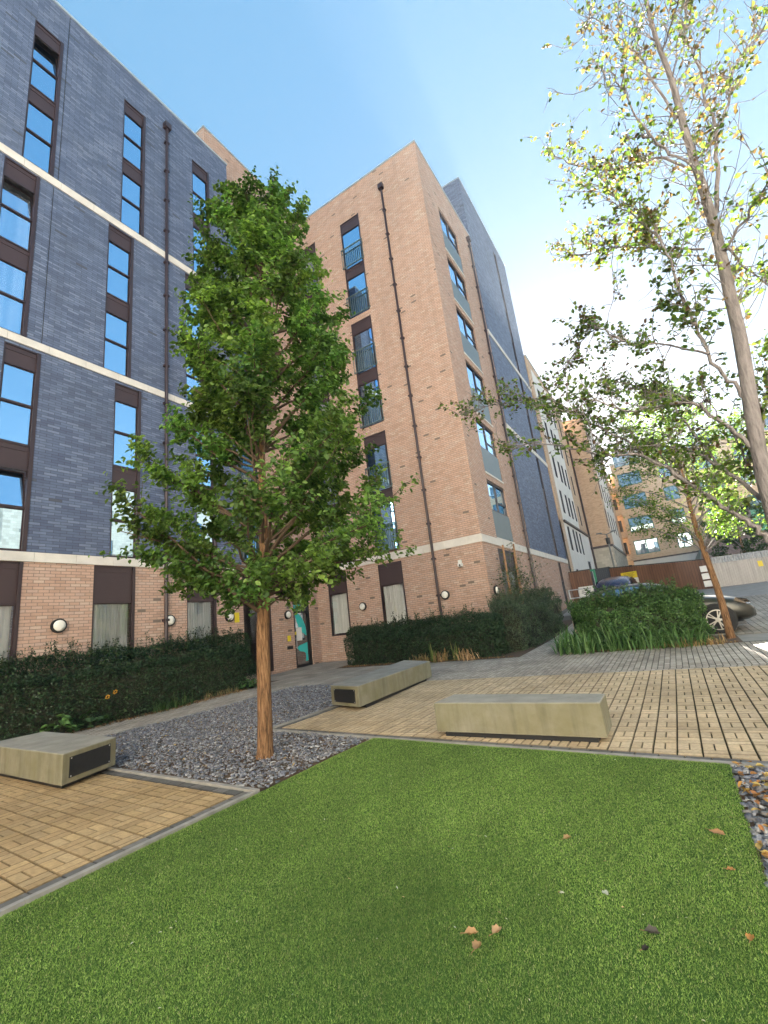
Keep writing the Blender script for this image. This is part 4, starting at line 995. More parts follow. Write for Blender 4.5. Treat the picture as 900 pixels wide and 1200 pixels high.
def smooth_path(L, n=4):
    P = np.array(L); out = []
    Q = np.concatenate([[2 * P[0] - P[1]], P, [2 * P[-1] - P[-2]]])
    for i in range(1, len(Q) - 2):
        for t in np.linspace(0, 1, n, endpoint=False):
            out.append(.5 * ((2 * Q[i]) + (-Q[i - 1] + Q[i + 1]) * t + (2 * Q[i - 1] - 5 * Q[i] + 4 * Q[i + 1] - Q[i + 2]) * t * t + (-Q[i - 1] + 3 * Q[i] - 3 * Q[i + 1] + Q[i + 2]) * t ** 3))
    out.append(P[-1]); return np.array(out)
tk = smooth_path([(.56, 3.36, -.05), (.553, 3.358, .3)] + BR['trunk'], 5)
V, F = tube_np(tk, np.interp(tk[:, 2], [-.1, .15, 1.2, 2.2, 3.0, 4.4, 5.3, 6.4], [.07, .056, .046, .040, .035, .022, .0145, .008]), 14); V += rr.normal(0, .0012, V.shape)
np_obj('trunk', V, F, 'grey_bark', rtree, smooth=True)
R0 = dict(a=.030, b=.026, c=.022, d=.020, e=.012, f=.012, g=.012, h=.024, i=.014, j=.016, l=.018, m=.014, n=.015, o=.010, p=.012, q=.012, r=.016, s=.015, t=.010)
dens = dict(a=.8, b=.75, c=.85, d=.85, e=.85, f=.9, g=.8, h=.3, i=.36, j=.7, l=.6, m=.36, n=.36, o=.4, p=.9, q=.3, r=.9, s=1.1, t=1.2)
br = []; LP = []; LN = []; LC = []; LS = []
GRN = [(.12, .19, .065), (.09, .16, .06), (.17, .25, .07), (.24, .31, .075), (.14, .22, .065)]
YEL = [(.085, .11, .038), (.105, .112, .042), (.068, .098, .034), (.125, .08, .05), (.05, .08, .03), (.13, .078, .062)]
def twig(b, dirn, L, depth, ykey, dn):
    k = 5; P = [b]; d = dirn / np.linalg.norm(dirn)
    for _ in range(k):
        d = d + rr.normal(0, .22, 3) + np.array([0, 0, .06]); d /= np.linalg.norm(d); P.append(P[-1] + d * L / k)
    P = np.array(P); br.append(tube_np(P, np.linspace(.0036 if depth == 0 else .0024, .0013, k + 1), 5))
    if depth < 1:
        for _ in range(rr.integers(2, 5)):
            i = rr.integers(1, k + 1); twig(P[i], d + rr.normal(0, .7, 3), L * rr.uniform(.35, .65), depth + 1, ykey, dn)
    nl = rr.poisson(5.0 * dn * (1 if depth else 1.2))
    for _ in range(nl):
        s = rr.uniform(.35, 1.05); p = P[0] + (P[-1] - P[0]) * s if s > 1 else np.array([np.interp(s, np.linspace(0, 1, k + 1), P[:, m]) for m in range(3)])
        o = rr.normal(0, .013, 3); LP.append(p + o + np.array([0, 0, -.015])); LN.append(rr.normal(0, .55, 3) + np.array([0, 0, .8])); LS.append(rr.uniform(.024, .044))
        pal = YEL if rr.random() < ykey else GRN; LC.append(np.array(pal[rr.integers(len(pal))]) * rr.uniform(.75, 1.25))
for k, L in BR.items():
    if k == 'trunk': continue
    P = smooth_path(L, 4); P[1:-1] += rr.normal(0, .006, P[1:-1].shape); n = len(P)
    br.append(tube_np(P, np.linspace(R0[k] * .62, .0028, n), 7))
    ln = np.linalg.norm(np.diff(P, axis=0), axis=1).sum(); nt = int(ln * 26 * (.75 + .35 * min(dens[k], 1.3)))
    for _ in range(nt):
        s = rr.uniform(.22, 1.0); i = min(n - 2, int(s * (n - 1))); b = P[i]; t = P[i + 1] - P[i]; t /= np.linalg.norm(t)
        z = b[2]; yk = float(np.interp(z, [2.0, 3.0, 3.8, 6], [.18, .3, .75, .92]))
        twig(b, t * .8 + rr.normal(0, .65, 3) + np.array([0, 0, .25]), rr.uniform(.12, .34), 0, yk, dens[k])
for _ in range(90):                    # spurs straight from the upper trunk
    z = rr.uniform(2.9, 6.2); i = int(np.argmin(abs(tk[:, 2] - z))); a = rr.uniform(0, 6.28)
    twig(tk[i], np.array([math.cos(a), math.sin(a), .9]), rr.uniform(.25, .6), 0, float(np.interp(z, [2.5, 4, 6], [.3, .75, .92])), .3)
V, F = join_np(br); np_obj('branches', V, F, 'grey_bark', rtree, smooth=True)
V, F, c = leaves_np(np.array(LP), np.array(LN), np.array(LS), np.array(LC), .66, .3, rr); np_obj('crown', V, F, 'leaf', rtree, col=c)
print('right tree leaves', len(LP))

# ---------- small tree by the car
def small_tree(name, label, base, lean, hgt, crown_z, rx, ry, nbr, pal, seed, trunk_r=.085, bark_='grey_bark', leaf=(.05, .085), per=(16, 34), trunkmat='orange_bark'):
    r = np.random.default_rng(seed); o = thing(name, label, 'tree', base); base = np.array(base)
    zs = np.linspace(-.05, hgt, 16); ax = lambda z: base + np.array([lean[0] * z + .03 * math.sin(1.7 * z), lean[1] * z, z])
    V, F = tube_np([ax(z) for z in zs], np.interp(zs, [0, .2, hgt * .4, hgt], [trunk_r * 1.15, trunk_r, trunk_r * .7, .008]), 10); np_obj('trunk', V, F, trunkmat, o, smooth=True)
    B = []; P = []; N = []; C = []
    for i in range(nbr):
        q = (i + .5) / nbr; z = crown_z + (hgt - crown_z) * q; a = i * 2.4 + r.normal(0, .3); pr = math.sin(math.pi * min(1, .22 + .78 * q)) ** .7
        E = ax(z) + np.array([math.cos(a) * rx, math.sin(a) * ry, 0]) * pr * r.uniform(.7, 1.1); A0 = ax(max(crown_z * .8, z - .8 * pr - .2)); t = np.linspace(0, 1, 6)[:, None]
        path = A0 + (E - A0) * t + np.array([0, 0, .22]) * np.sin(t * np.pi) * pr; B.append(tube_np(path, np.linspace(.02, .005, 6), 5)); tone = r.uniform(.8, 1.2)
        for j in range(9):
            s = r.uniform(.35, 1); b = A0 + (E - A0) * s + np.array([0, 0, .22]) * math.sin(s * np.pi) * pr; e = b + r.normal(0, 1, 3) * np.array([.22, .22, .14]); B.append(tube_np([b, (b + e) / 2, e], [.005, .004, .002], 4))
            n = r.integers(*per); pos = b + (e - b) * r.random((n, 1)) + r.normal(0, .09, (n, 3)); P.append(pos); N.append(r.normal(0, .5, (n, 3)) + np.array([0, 0, .8])); C.append(pick(pal, n, None, .25, r) * tone)
    V, F = join_np(B); np_obj('branches', V, F, bark_, o, smooth=True)
    P = np.concatenate(P); V, F, c = leaves_np(P, np.concatenate(N), r.uniform(*leaf, len(P)), np.concatenate(C), .6, .3, r, False); np_obj('crown', V, F, 'leaf', o, col=c); return o
small_tree('tree', 'slim young tree with a pale leaning trunk standing in front of the parked car', (.85, 13.85, .18), (-.012, .0), 6.7, 2.6, 2.2, 1.8, 44, [(.09, .16, .045), (.13, .21, .055), (.20, .27, .07), (.07, .13, .04)], 8, .085, per=(26, 48))
small_tree('tree', 'dark green tree far back between the car and the orange block', (4.6, 40, 1.6), (.0, .0), 6.0, 1.6, 2.6, 2.2, 40, [(.05, .10, .04), (.07, .13, .05), (.04, .08, .035)], 9, .12, leaf=(.12, .2))

# ---------- hedges
def hedge(name, label, cat, path, width, height, n, pal, seed, p=None, leaf=(.03, .055), bump=.12, base=True, wisps=0, shape=1.0, core=True, cut=.22):
    """path: list of (x,y) centre line; foliage on an uneven rounded body"""
    r = np.random.default_rng(seed); pts = np.array(path, float); seg = np.linalg.norm(np.diff(pts, axis=0), axis=1); cum = np.concatenate([[0], np.cumsum(seg)]); L = cum[-1]
    c0 = pts.mean(0); o = thing(name, label, cat, (c0[0], c0[1], G(c0[1])))
    # sample over the skin: u along, v round the section (side, top, side)
    u = r.random(n) * (L + width) - width / 2; hv = 2 * height + width; v = r.random(n) * hv
    endk = r.random(n) < (width / (L + width)) * .5
    def at(u):
        uc = np.clip(u, 0, L); x = np.interp(uc, cum, pts[:, 0]); y = np.interp(uc, cum, pts[:, 1]); k = np.clip(np.searchsorted(cum, uc) - 1, 0, len(seg) - 1); d = (pts[k + 1] - pts[k]) / seg[k][:, None]; return x, y, d
    x, y, d = at(u); nrm = np.stack([-d[:, 1], d[:, 0]], -1)
    sec_off = np.where(v < height, -width / 2, np.where(v < height + width, v - height - width / 2, width / 2))
    z = np.where(v < height, v, np.where(v < height + width, height, hv - v))
    # round the upper shoulders
    # superellipse squeeze
    ex = sec_off / (width / 2); ez = z / height; rnd = np.maximum(0, ez - .7) / .3
    lim = np.sqrt(np.clip(1 - (rnd * .75) ** 2, .2, 1)); sec_off = np.clip(ex, -lim, lim) * width / 2
    z = z - (np.abs(ex) ** 4) * .12 * height * (ez > .8)
    nn = np.zeros((n, 3)); nn[:, :2] = nrm * np.sign(ex)[:, None] * (np.abs(ex) ** 2)[:, None]; nn[:, 2] = np.clip(ez, 0, 1) ** 4 + .25
    bp = vnoise(u * .6, z * .8 + ex, 1.0, seed + 1) * bump + vnoise(u, z + ex * 2, 2.6, seed + 2) * bump * .6
    dp = r.random(n) ** 2 * cut
    off = bp - dp
    over = np.clip(np.abs(u - L / 2) - L / 2, 0, None) * np.sign(u - L / 2)
    fall = np.sqrt(np.clip(1 - (np.abs(over) / (width / 2 + .001)) ** 2, 0, 1))
    sec_off *= np.where(np.abs(over) > 0, fall, 1); hz = np.where(np.abs(over) > 0, .75 + .25 * fall, 1)
    P = np.zeros((n, 3)); P[:, 0] = x + d[:, 0] * over + nrm[:, 0] * sec_off; P[:, 1] = y + d[:, 1] * over + nrm[:, 1] * sec_off; P[:, 2] = z * hz
    nn[:, :2] += d * np.sign(over)[:, None] * (np.abs(over) > 0)[:, None]
    nn /= np.linalg.norm(nn, axis=1)[:, None]
    P += nn * off[:, None]; P[:, 2] = np.maximum(P[:, 2], .02) + Gv(P[:, 1])
    C = pick(pal, n, p, .28, r) * (1 + .18 * vnoise(u, z, 1.3, seed + 3))[:, None]
    N = nn + r.normal(0, .75, (n, 3))
    if wisps:
        # shoots standing above the top
        wp = []; wn = []; wc = []; st = []
        for _ in range(wisps):
            uu = r.uniform(0, L); xx, yy, dd = at(np.array([uu])); b = np.array([xx[0], yy[0], 0]) + np.array([-dd[0][1], dd[0][0], 0]) * r.uniform(-.4, .4) * width; b[2] = G(b[1]) + height * r.uniform(.85, 1.); h = r.uniform(.1, .42); e = b + np.array([r.normal(0, .06), r.normal(0, .06), h])
            st.append(tube_np([b, (b + e) / 2, e], [.004, .003, .0015], 4)); k = int(h * 60); wp.append(b + (e - b) * r.random((k, 1)) + r.normal(0, .022, (k, 3))); wn.append(r.normal(0, 1, (k, 3))); wc.append(pick(pal, k, p, .3, r))
        P = np.concatenate([P] + wp); N = np.concatenate([N] + wn); C = np.concatenate([C] + wc)
        V, F = join_np(st); np_obj('shoot', V, F, 'twig', o)
    V, F, c = leaves_np(P, N, r.uniform(*leaf, len(P)), C, .6, .3, r, False); np_obj('foliage', V, F, 'hedge_leaf', o, col=c)
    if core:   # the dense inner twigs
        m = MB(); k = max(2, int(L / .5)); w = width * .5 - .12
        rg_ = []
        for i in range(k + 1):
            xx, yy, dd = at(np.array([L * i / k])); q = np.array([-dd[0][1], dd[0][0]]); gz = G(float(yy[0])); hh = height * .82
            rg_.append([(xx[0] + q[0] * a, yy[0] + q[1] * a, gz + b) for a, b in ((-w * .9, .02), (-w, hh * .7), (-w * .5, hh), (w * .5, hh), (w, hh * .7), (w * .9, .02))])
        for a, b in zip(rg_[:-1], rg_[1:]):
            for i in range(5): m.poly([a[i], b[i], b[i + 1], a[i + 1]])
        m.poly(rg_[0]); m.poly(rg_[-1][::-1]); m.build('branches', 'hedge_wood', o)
    return o
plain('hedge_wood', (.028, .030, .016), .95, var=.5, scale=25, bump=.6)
DK = [(.020, .045, .018), (.028, .060, .024), (.040, .080, .032), (.016, .036, .016), (.06, .10, .05)]
MD = [(.045, .10, .028), (.065, .14, .038), (.095, .18, .05), (.03, .07, .022), (.14, .22, .075)]
hedge('hedge', 'long dark clipped hedge under the slate block on the left', 'hedge', [(-11.98, 1.4), (-11.98, 10.2)], .95, 1.62, 62000, DK, 31, [.28, .3, .2, .16, .06], (.035, .062), wisps=260)
hedge('hedge', 'dark low hedge in front of the tan block, behind the long concrete bench', 'hedge', [(-10.1, 14.2), (-5.1, 13.72)], 1.15, 1.28, 46000, DK, 33, [.25, .33, .24, .12, .06], (.035, .06), wisps=110)
hedge('shrub', 'grey green feathery shrub at the corner of the tan block beside the path', 'shrub', [(-4.75, 14.6), (-4.6, 19.5)], 1.25, 1.62, 42000, [(.06, .09, .05), (.08, .12, .065), (.045, .075, .04), (.11, .14, .08)], 35, None, (.03, .055), bump=.22, wisps=200)
hedge('hedge', 'bright green box hedge hiding the parked car', 'hedge', [(-2.05, 13.75), (.02, 13.8)], 1.0, 1.27, 44000, MD, 37, [.26, .32, .22, .14, .06], (.04, .07), bump=.24, wisps=150, cut=.3)

# ---------- strap leaved plants and grasses
def straps(name, label, cat, spots, nper, L, w, pal, seed, spread=.16, droop=1.0, mat='hedge_leaf'):
    r = np.random.default_rng(seed); V = []; F = []; C = []; k = 6; cnt = 0
    o = thing(name, label, cat, (spots[0][0], spots[0][1], G(spots[0][1])))
    for (sx, sy) in spots:
        for _ in range(nper):
            a = r.uniform(0, 6.283); b = np.array([sx + r.normal(0, spread), sy + r.normal(0, spread), G(sy)]); l = r.uniform(*L); out = r.uniform(.25, .95) * droop; ww = w * r.uniform(.7, 1.2)
            t = np.linspace(0, 1, k); px = out * l * t ** 1.5 * .75; pz = l * (t * (1.05 - .25 * out) - .62 * out * t ** 2.6)
            d = np.array([math.cos(a), math.sin(a), 0]); s = np.array([-d[1], d[0], 0]); wd = ww * np.array([.7, 1, 1, .85, .55, .06])
            ctr = b + d * px[:, None] + np.array([0, 0, 1.]) * pz[:, None]; V.append(np.concatenate([ctr - s * wd[:, None] / 2, ctr + s * wd[:, None] / 2]))
            for i in range(k - 1): F.append((cnt + i, cnt + i + 1, cnt + k + i + 1, cnt + k + i))
            c = np.array(pal[r.integers(len(pal))]) * r.uniform(.75, 1.25); C += [c] * (2 * k); cnt += 2 * k
    np_obj('leaves', np.concatenate(V), np.array(F), mat, o, col=np.array(C)); return o
GR = [(.08, .17, .045), (.11, .22, .065), (.06, .13, .04), (.16, .26, .10)]
r_ = np.random.default_rng(2)
straps('strappy_plant', 'fresh green arching strap leaves along the foot of the box hedge', 'plant', [(x, 12.98 + r_.normal(0, .09)) for x in np.linspace(-2.75, .05, 20)] + [(-2.78 + r_.normal(0, .08), y) for y in np.linspace(13.1, 14.4, 7)], 26, (.5, .95), .028, GR, 4, .16, 1.15)
DRY = [(.40, .25, .11), (.46, .31, .16), (.30, .19, .09), (.22, .20, .08)]
straps('dry_grass', 'withered brown leaves under the right end of the box hedge', 'plant', [(x, 12.93 + r_.normal(0, .04)) for x in np.linspace(-.35, .55, 7)], 26, (.15, .34), .016, DRY, 6, .1, 1.1, 'dry_leaf')
for i, (x, lab) in enumerate([(-7.05, 'leftmost withered brown clump before the low dark hedge'), (-6.4, 'middle withered brown clump before the low dark hedge'), (-5.55, 'rightmost and palest withered clump before the low dark hedge')]):
    straps('dry_grass', lab, 'plant', [(x + r_.normal(0, .12), 13.12 + r_.normal(0, .05)) for _ in range(3)], 26, (.28, .55), .022, DRY if i < 2 else [(.55, .36, .2), (.6, .42, .26), (.42, .27, .13)], 40 + i, .1, 1.1, 'dry_leaf')
for i, (x, lab) in enumerate([(-6.7, 'upright yellow green sprig at the foot of the low dark hedge, left'), (-5.95, 'upright yellow green sprig at the foot of the low dark hedge, right')]):
    straps('sprig', lab, 'plant', [(x, 13.12)], 16, (.4, .7), .03, [(.14, .18, .05), (.10, .15, .04), (.22, .22, .08)], 50 + i, .04, .45)
straps('strappy_plant', 'dark arching grass tuft at the foot of the left hedge', 'plant', [(-11.35, 7.2), (-11.3, 7.5), (-11.33, 7.8)], 46, (.25, .5), .014, [(.05, .10, .03), (.08, .13, .04), (.035, .07, .02)], 61, .1)
straps('dry_grass', 'straw coloured grass tuft beside the path at the left hedge', 'plant', [(-11.3, 8.6), (-11.28, 9.0), (-11.25, 9.3)], 40, (.14, .3), .008, [(.35, .27, .14), (.28, .2, .1), (.2, .17, .07)], 62, .1, .8, 'dry_leaf')
def leafy(name, label, x, y, n, rad, h, leaf, pal, seed, asp=.6):
    r = np.random.default_rng(seed); o = thing(name, label, 'plant', (x, y, G(y)))
    a = r.uniform(0, 6.283, n); q = np.sqrt(r.random(n)) * rad; P = np.stack([x + np.cos(a) * q, y + np.sin(a) * q, G(y) + .03 + h * r.random(n) * (1 - .5 * q / rad)], -1)
    N = np.stack([np.cos(a) * .5, np.sin(a) * .5, np.ones(n)], -1) + r.normal(0, .4, (n, 3)); V, F, c = leaves_np(P, N, r.uniform(*leaf, n), pick(pal, n, None, .25, r), asp, .35, r); np_obj('leaves', V, F, 'hedge_leaf', o, col=c)
    st = [tube_np([(x, y, G(y)), tuple((P[i] + np.array([x, y, G(y)])) / 2 + np.array([0, 0, .03])), tuple(P[i])], [.006, .004, .002], 4) for i in range(min(n, 60))]; V, F = join_np(st); np_obj('stem', V, F, 'hedge_wood', o); return o
leafy('leafy_plant', 'bright green broad leaved plant behind the left concrete bench', -11.28, 4.95, 46, .3, .42, (.12, .22), [(.09, .17, .05), (.12, .22, .06), (.06, .12, .04)], 70)
leafy('leafy_plant', 'darker broad leaved plant beside the bright one at the left hedge', -11.3, 5.55, 44, .3, .36, (.10, .18), [(.05, .10, .035), (.07, .13, .045), (.035, .075, .025)], 71)
leafy('leafy_plant', 'spreading leafy plant at the far end of the left hedge near the entrance', -11.2, 9.95, 120, .42, .3, (.06, .12), [(.06, .13, .035), (.08, .16, .05), (.04, .09, .03)], 72)
leafy('leafy_plant', 'small pale leaved plant in the dark of the left hedge', -11.42, 6.5, 40, .3, .75, (.06, .10), [(.09, .14, .06), (.07, .11, .05)], 73)
for i, (y, z) in enumerate([(5.95, .58), (6.12, .66)]):
    r = thing('flower', ['lower small orange yellow flower in the left hedge', 'upper small orange yellow flower in the left hedge'][i], 'flower', (-11.44, y, z), 0, 'orange flowers in the left hedge')
    V, F, c = leaves_np(np.array([[-11.42 + .02 * math.cos(k), y + .035 * math.sin(k * 1.05), z + .035 * math.cos(k * 1.05)] for k in range(6)]), np.tile([1., 0, .2], (6, 1)), np.full(6, .048), np.tile([.55, .27, .03], (6, 1)), .7, .2, rng); np_obj('petals', V, F, 'dry_leaf', r, col=c)
    m = MB(); m.tube([(-11.6, y, z - .3), (-11.5, y, z - .1), (-11.44, y, z)], [.005] * 3, 5); m.build('stem', 'hedge_wood', r)
# climber on timber posts at the corner of the tan block
cl = thing('climbing_plant', 'straggling climber on timber posts beside the corner of the tan block', 'plant', (-4.95, 16.9, G(16.9)))
m = MB()
for x, y, h in ((-4.95, 16.3, 3.5), (-4.75, 16.9, 3.2), (-4.95, 17.7, 3.6)): m.tube([(x, y, G(y)), (x + .05, y, G(y) + h)], [.05, .035], 8)
m.build('posts', 'timber', cl)
rc = np.random.default_rng(12); B = []; P = []
for i in range(30):
    x, y = rc.uniform(-5.2, -4.6), rc.uniform(16.0, 18.3); z0 = G(y) + rc.uniform(.8, 2.6); pth = [np.array([x, y, z0])]; d = np.array([rc.normal(0, .3), rc.normal(0, .3), 1.])
    for _ in range(6): d = d + rc.normal(0, .35, 3); d /= np.linalg.norm(d); pth.append(pth[-1] + d * .2)
    B.append(tube_np(pth, np.linspace(.008, .003, 7), 5)); q = np.array(pth); P.append(q[rc.integers(0, 7, 46)] + rc.normal(0, .1, (46, 3)))
V, F = join_np(B); np_obj('stems', V, F, 'grey_bark', cl)
P = np.concatenate(P); V, F, c = leaves_np(P, rc.normal(0, .6, (len(P), 3)) + np.array([0, 0, .5]), rc.uniform(.06, .11, len(P)), pick([(.06, .09, .035), (.09, .12, .05), (.13, .13, .06), (.045, .07, .03)], len(P), None, .25, rc), .6, .3, rc, False); np_obj('foliage', V, F, 'hedge_leaf', cl, col=c)

# ---------- leaf litter
def litter(name, poly, n, size, pal, seed, z=.01):
    r = np.random.default_rng(seed); xs = [p[0] for p in poly]; ys = [p[1] for p in poly]; X = r.uniform(min(xs), max(xs), n * 3); Y = r.uniform(min(ys), max(ys), n * 3); k = inside(poly, X, Y); X = X[k][:n]; Y = Y[k][:n]
    P = np.stack([X, Y, Gv(Y) + z + r.random(len(X)) * .02], -1); V, F, c = leaves_np(P, r.normal(0, .35, (len(X), 3)) + np.array([0, 0, 1.]), r.uniform(*size, len(X)), pick(pal, len(X), None, .25, r), .6, .35, r); o = np_obj(name, V, F, 'dry_leaf', col=c); o['kind'] = 'stuff'; return o
BRN = [(.30, .17, .08), (.22, .12, .06), (.40, .25, .12), (.16, .09, .05)]
litter('leaf_litter', [(-11.6, 4), (-11.15, 4), (-11.0, 10), (-11.4, 10)], 900, (.03, .06), BRN, 80, .012)
litter('leaf_litter', [(-10.4, 13.25), (-4.2, 12.95), (-4.2, 13.2), (-10.4, 13.6)], 700, (.03, .07), BRN, 81, .014)
litter('leaf_litter', [(.065, 3.02), (.36, 3.02), (.28, 4.85), (.07, 4.9)], 80, (.035, .07), [(.42, .19, .055), (.5, .27, .08), (.33, .15, .06), (.5, .36, .12)], 82, .03)
litter('leaf_litter', BED_L, 190, (.03, .05), [(.33, .2, .09), (.42, .3, .13), (.25, .16, .08)], 83, .028)
litter('leaf_litter', [(-2.7, 12.85), (.9, 12.9), (.9, 13.1), (-2.7, 13.1)], 260, (.03, .06), BRN, 84, .014)

# ================================================================== OBJECTS
def bench(label, plan, zb, zt, end, tilt=0., panel='black_panel'):
    c = (sum(p[0] for p in plan) / 4, sum(p[1] for p in plan) / 4); o = thing('bench', label, 'bench', (c[0], c[1], G(c[1])), 0, 'cast concrete benches')
    zf = lambda z: (lambda y: z + tilt * (y - plan[0][1]))
    m = MB(); m.prism(plan, zf(zb), zf(zt)); 
    body = m.build('seat', 'bench_concrete', o, bevel=.012, seg=2)
    k = [(c[0] + (p[0] - c[0]) * .9, c[1] + (p[1] - c[1]) * .84) for p in plan]
    m = MB(); m.prism(k, lambda y: G(y) - .03, zf(zb + .01)); m.build('plinth', 'black_panel', o)
    a, b = Vector(plan[end[0]]), Vector(plan[end[1]]); d = (b - a); L = d.length; d.normalize(); n = Vector((d.y, -d.x)) * .004
    m = MB(); h = zt - zb; p0 = a + d * L * .12 + n; p1 = a + d * L * .88 + n; y = a.y; 
    z0, z1 = zb + h * .17, zt - h * .17
    q0, q1 = p0 - n * 3, p1 - n * 3
    f0 = lambda p, z: (p.x, p.y, z + tilt * (p.y - plan[0][1]))
    m.poly([f0(p0, z0), f0(p1, z0), f0(p1, z1), f0(p0, z1)]); m.poly([f0(p0, z0), f0(q0, z0), f0(q1, z0), f0(p1, z0)]); m.poly([f0(p0, z1), f0(p1, z1), f0(q1, z1), f0(q0, z1)]); m.poly([f0(p0, z0), f0(p0, z1), f0(q0, z1), f0(q0, z0)]); m.poly([f0(p1, z0), f0(q1, z0), f0(q1, z1), f0(p1, z1)])
    ep = m.build('end_panel', panel, o)
    m = MB()
    for u in (.035, .965):
        for v in (.07, .93):
            q = p0 + (p1 - p0) * u + n * .6; z = z0 + (z1 - z0) * v + tilt * (q.y - plan[0][1])
            m.box((q.x, q.y, z), (d.x, d.y, 0), (n.normalized().x, n.normalized().y, 0), (0, 0, 1), .014, .003, .014)
    m.build('screw', 'galvanised', ep)
    return o
bench('wide concrete bench with green stained sides at the edge of the turf', [(-2.90, 5.53), (-.91, 5.38), (-.92, 5.89), (-2.88, 6.12)], .06, .40, (3, 0))
bench('long pale concrete bench with a black opening in its near end, beside the slate bed', [(-5.99, 7.28), (-5.16, 7.03), (-5.27, 10.15), (-6.32, 10.75)], .08, .435, (0, 1), .022)
bench('low concrete bench with a black end panel on the left hand paving', [(-6.40, 2.85), (-6.66, 3.60), (-9.06, 3.75), (-9.1, 2.98)], .06, .40, (0, 1))

# fallen leaves on the turf
def fallen(x, y, s, rz, label, col, curl=.5):
    o = thing('fallen_leaf', label, 'leaf', (x, y, tz(x, y) + .018), rz, 'dry leaves fallen on the turf'); n = 9; V = []; F = []
    for i in range(n):
        t = i / (n - 1); w = math.sin(math.pi * min(1, t * 1.04 + .0)) ** .8 * .36 * s * (1 + .12 * math.sin(i * 2.3))
        for k in (-1, -.5, 0, .5, 1): V.append(((t - .5) * s, k * w, .006 + curl * (abs(k) ** 1.6) * w * .9 + .25 * s * curl * (t - .5) ** 2 * 2 + .003 * math.sin(i * 1.9 + k * 3)))
    for i in range(n - 1):
        for k in range(4): a = i * 5 + k; F.append((a, a + 1, a + 6, a + 5))
    np_obj('blade', V, F, 'dry_leaf', o, col=np.tile(col, (len(V), 1)), smooth=True, world=False)
    m = MB(); m.tube([(-.5 * s, 0, .01), (-.66 * s, .03 * s, .012), (-.8 * s, .1 * s, .008)], [.0016] * 3, 4); m.build('stalk', 'dry_stalk', o, local=True); return o
plain('dry_stalk', (.25, .14, .07), .8)
TANL = (.46, .27, .13)
fallen(-1.10, 2.17, .062, .5, 'curled tan leaf at the left of the trio near the bottom of the turf', TANL, .8)
fallen(-1.045, 2.10, .058, 1.5, 'folded tan leaf lowest of the trio near the bottom of the turf', (.40, .24, .12), .9)
fallen(-1.0, 2.225, .06, 1.2, 'upright pale tan leaf at the right of the trio near the bottom of the turf', (.5, .31, .17), .9)
fallen(-.11, 3.46, .085, -.5, 'broad flat orange tan leaf near the right edge of the turf', (.48, .25, .12), .35)
fallen(-.88, 3.17, .055, .9, 'small two toned leaf in the middle of the turf', (.38, .24, .12), .9)
fallen(-.06, 2.53, .045, 1.5, 'thin orange sliver of leaf at the lower right edge of the turf', (.5, .24, .07), .6)
fallen(-.08, 3.05, .04, .2, 'small orange leaf scrap below the broad leaf at the turf edge', (.42, .2, .08), .6)
fallen(-.40, 2.44, .06, .1, 'dark grey crumpled leaf at the lower right of the turf', (.09, .08, .065), .9)
fallen(-.42, 2.33, .035, .9, 'tiny black crumpled leaf at the lower right of the turf', (.03, .025, .02), .9)
fallen(-.61, 2.67, .04, -.7, 'whitish scrap of leaf right of the middle of the turf', (.5, .5, .46), .6)
fallen(-.80, 2.61, .022, .3, 'tiny pale scrap of leaf left of the whitish one', (.5, .5, .46), .6)
r_ = np.random.default_rng(91); k = 130
X = r_.uniform(-3.6, 0, k); Y = r_.uniform(1.3, 5.0, k); P = np.stack([X, Y, np.array([tz(a, b) for a, b in zip(X, Y)]) + .017], -1)
V, F, c = leaves_np(P, r_.normal(0, .3, (k, 3)) + np.array([0, 0, 1.]), r_.uniform(.008, .022, k), pick([(.55, .53, .45), (.4, .3, .17), (.25, .2, .1), (.6, .6, .58)], k, None, .2, r_), .3, .2, r_)
o = np_obj('leaf_crumbs', V, F, 'dry_leaf', col=c); o['kind'] = 'stuff'

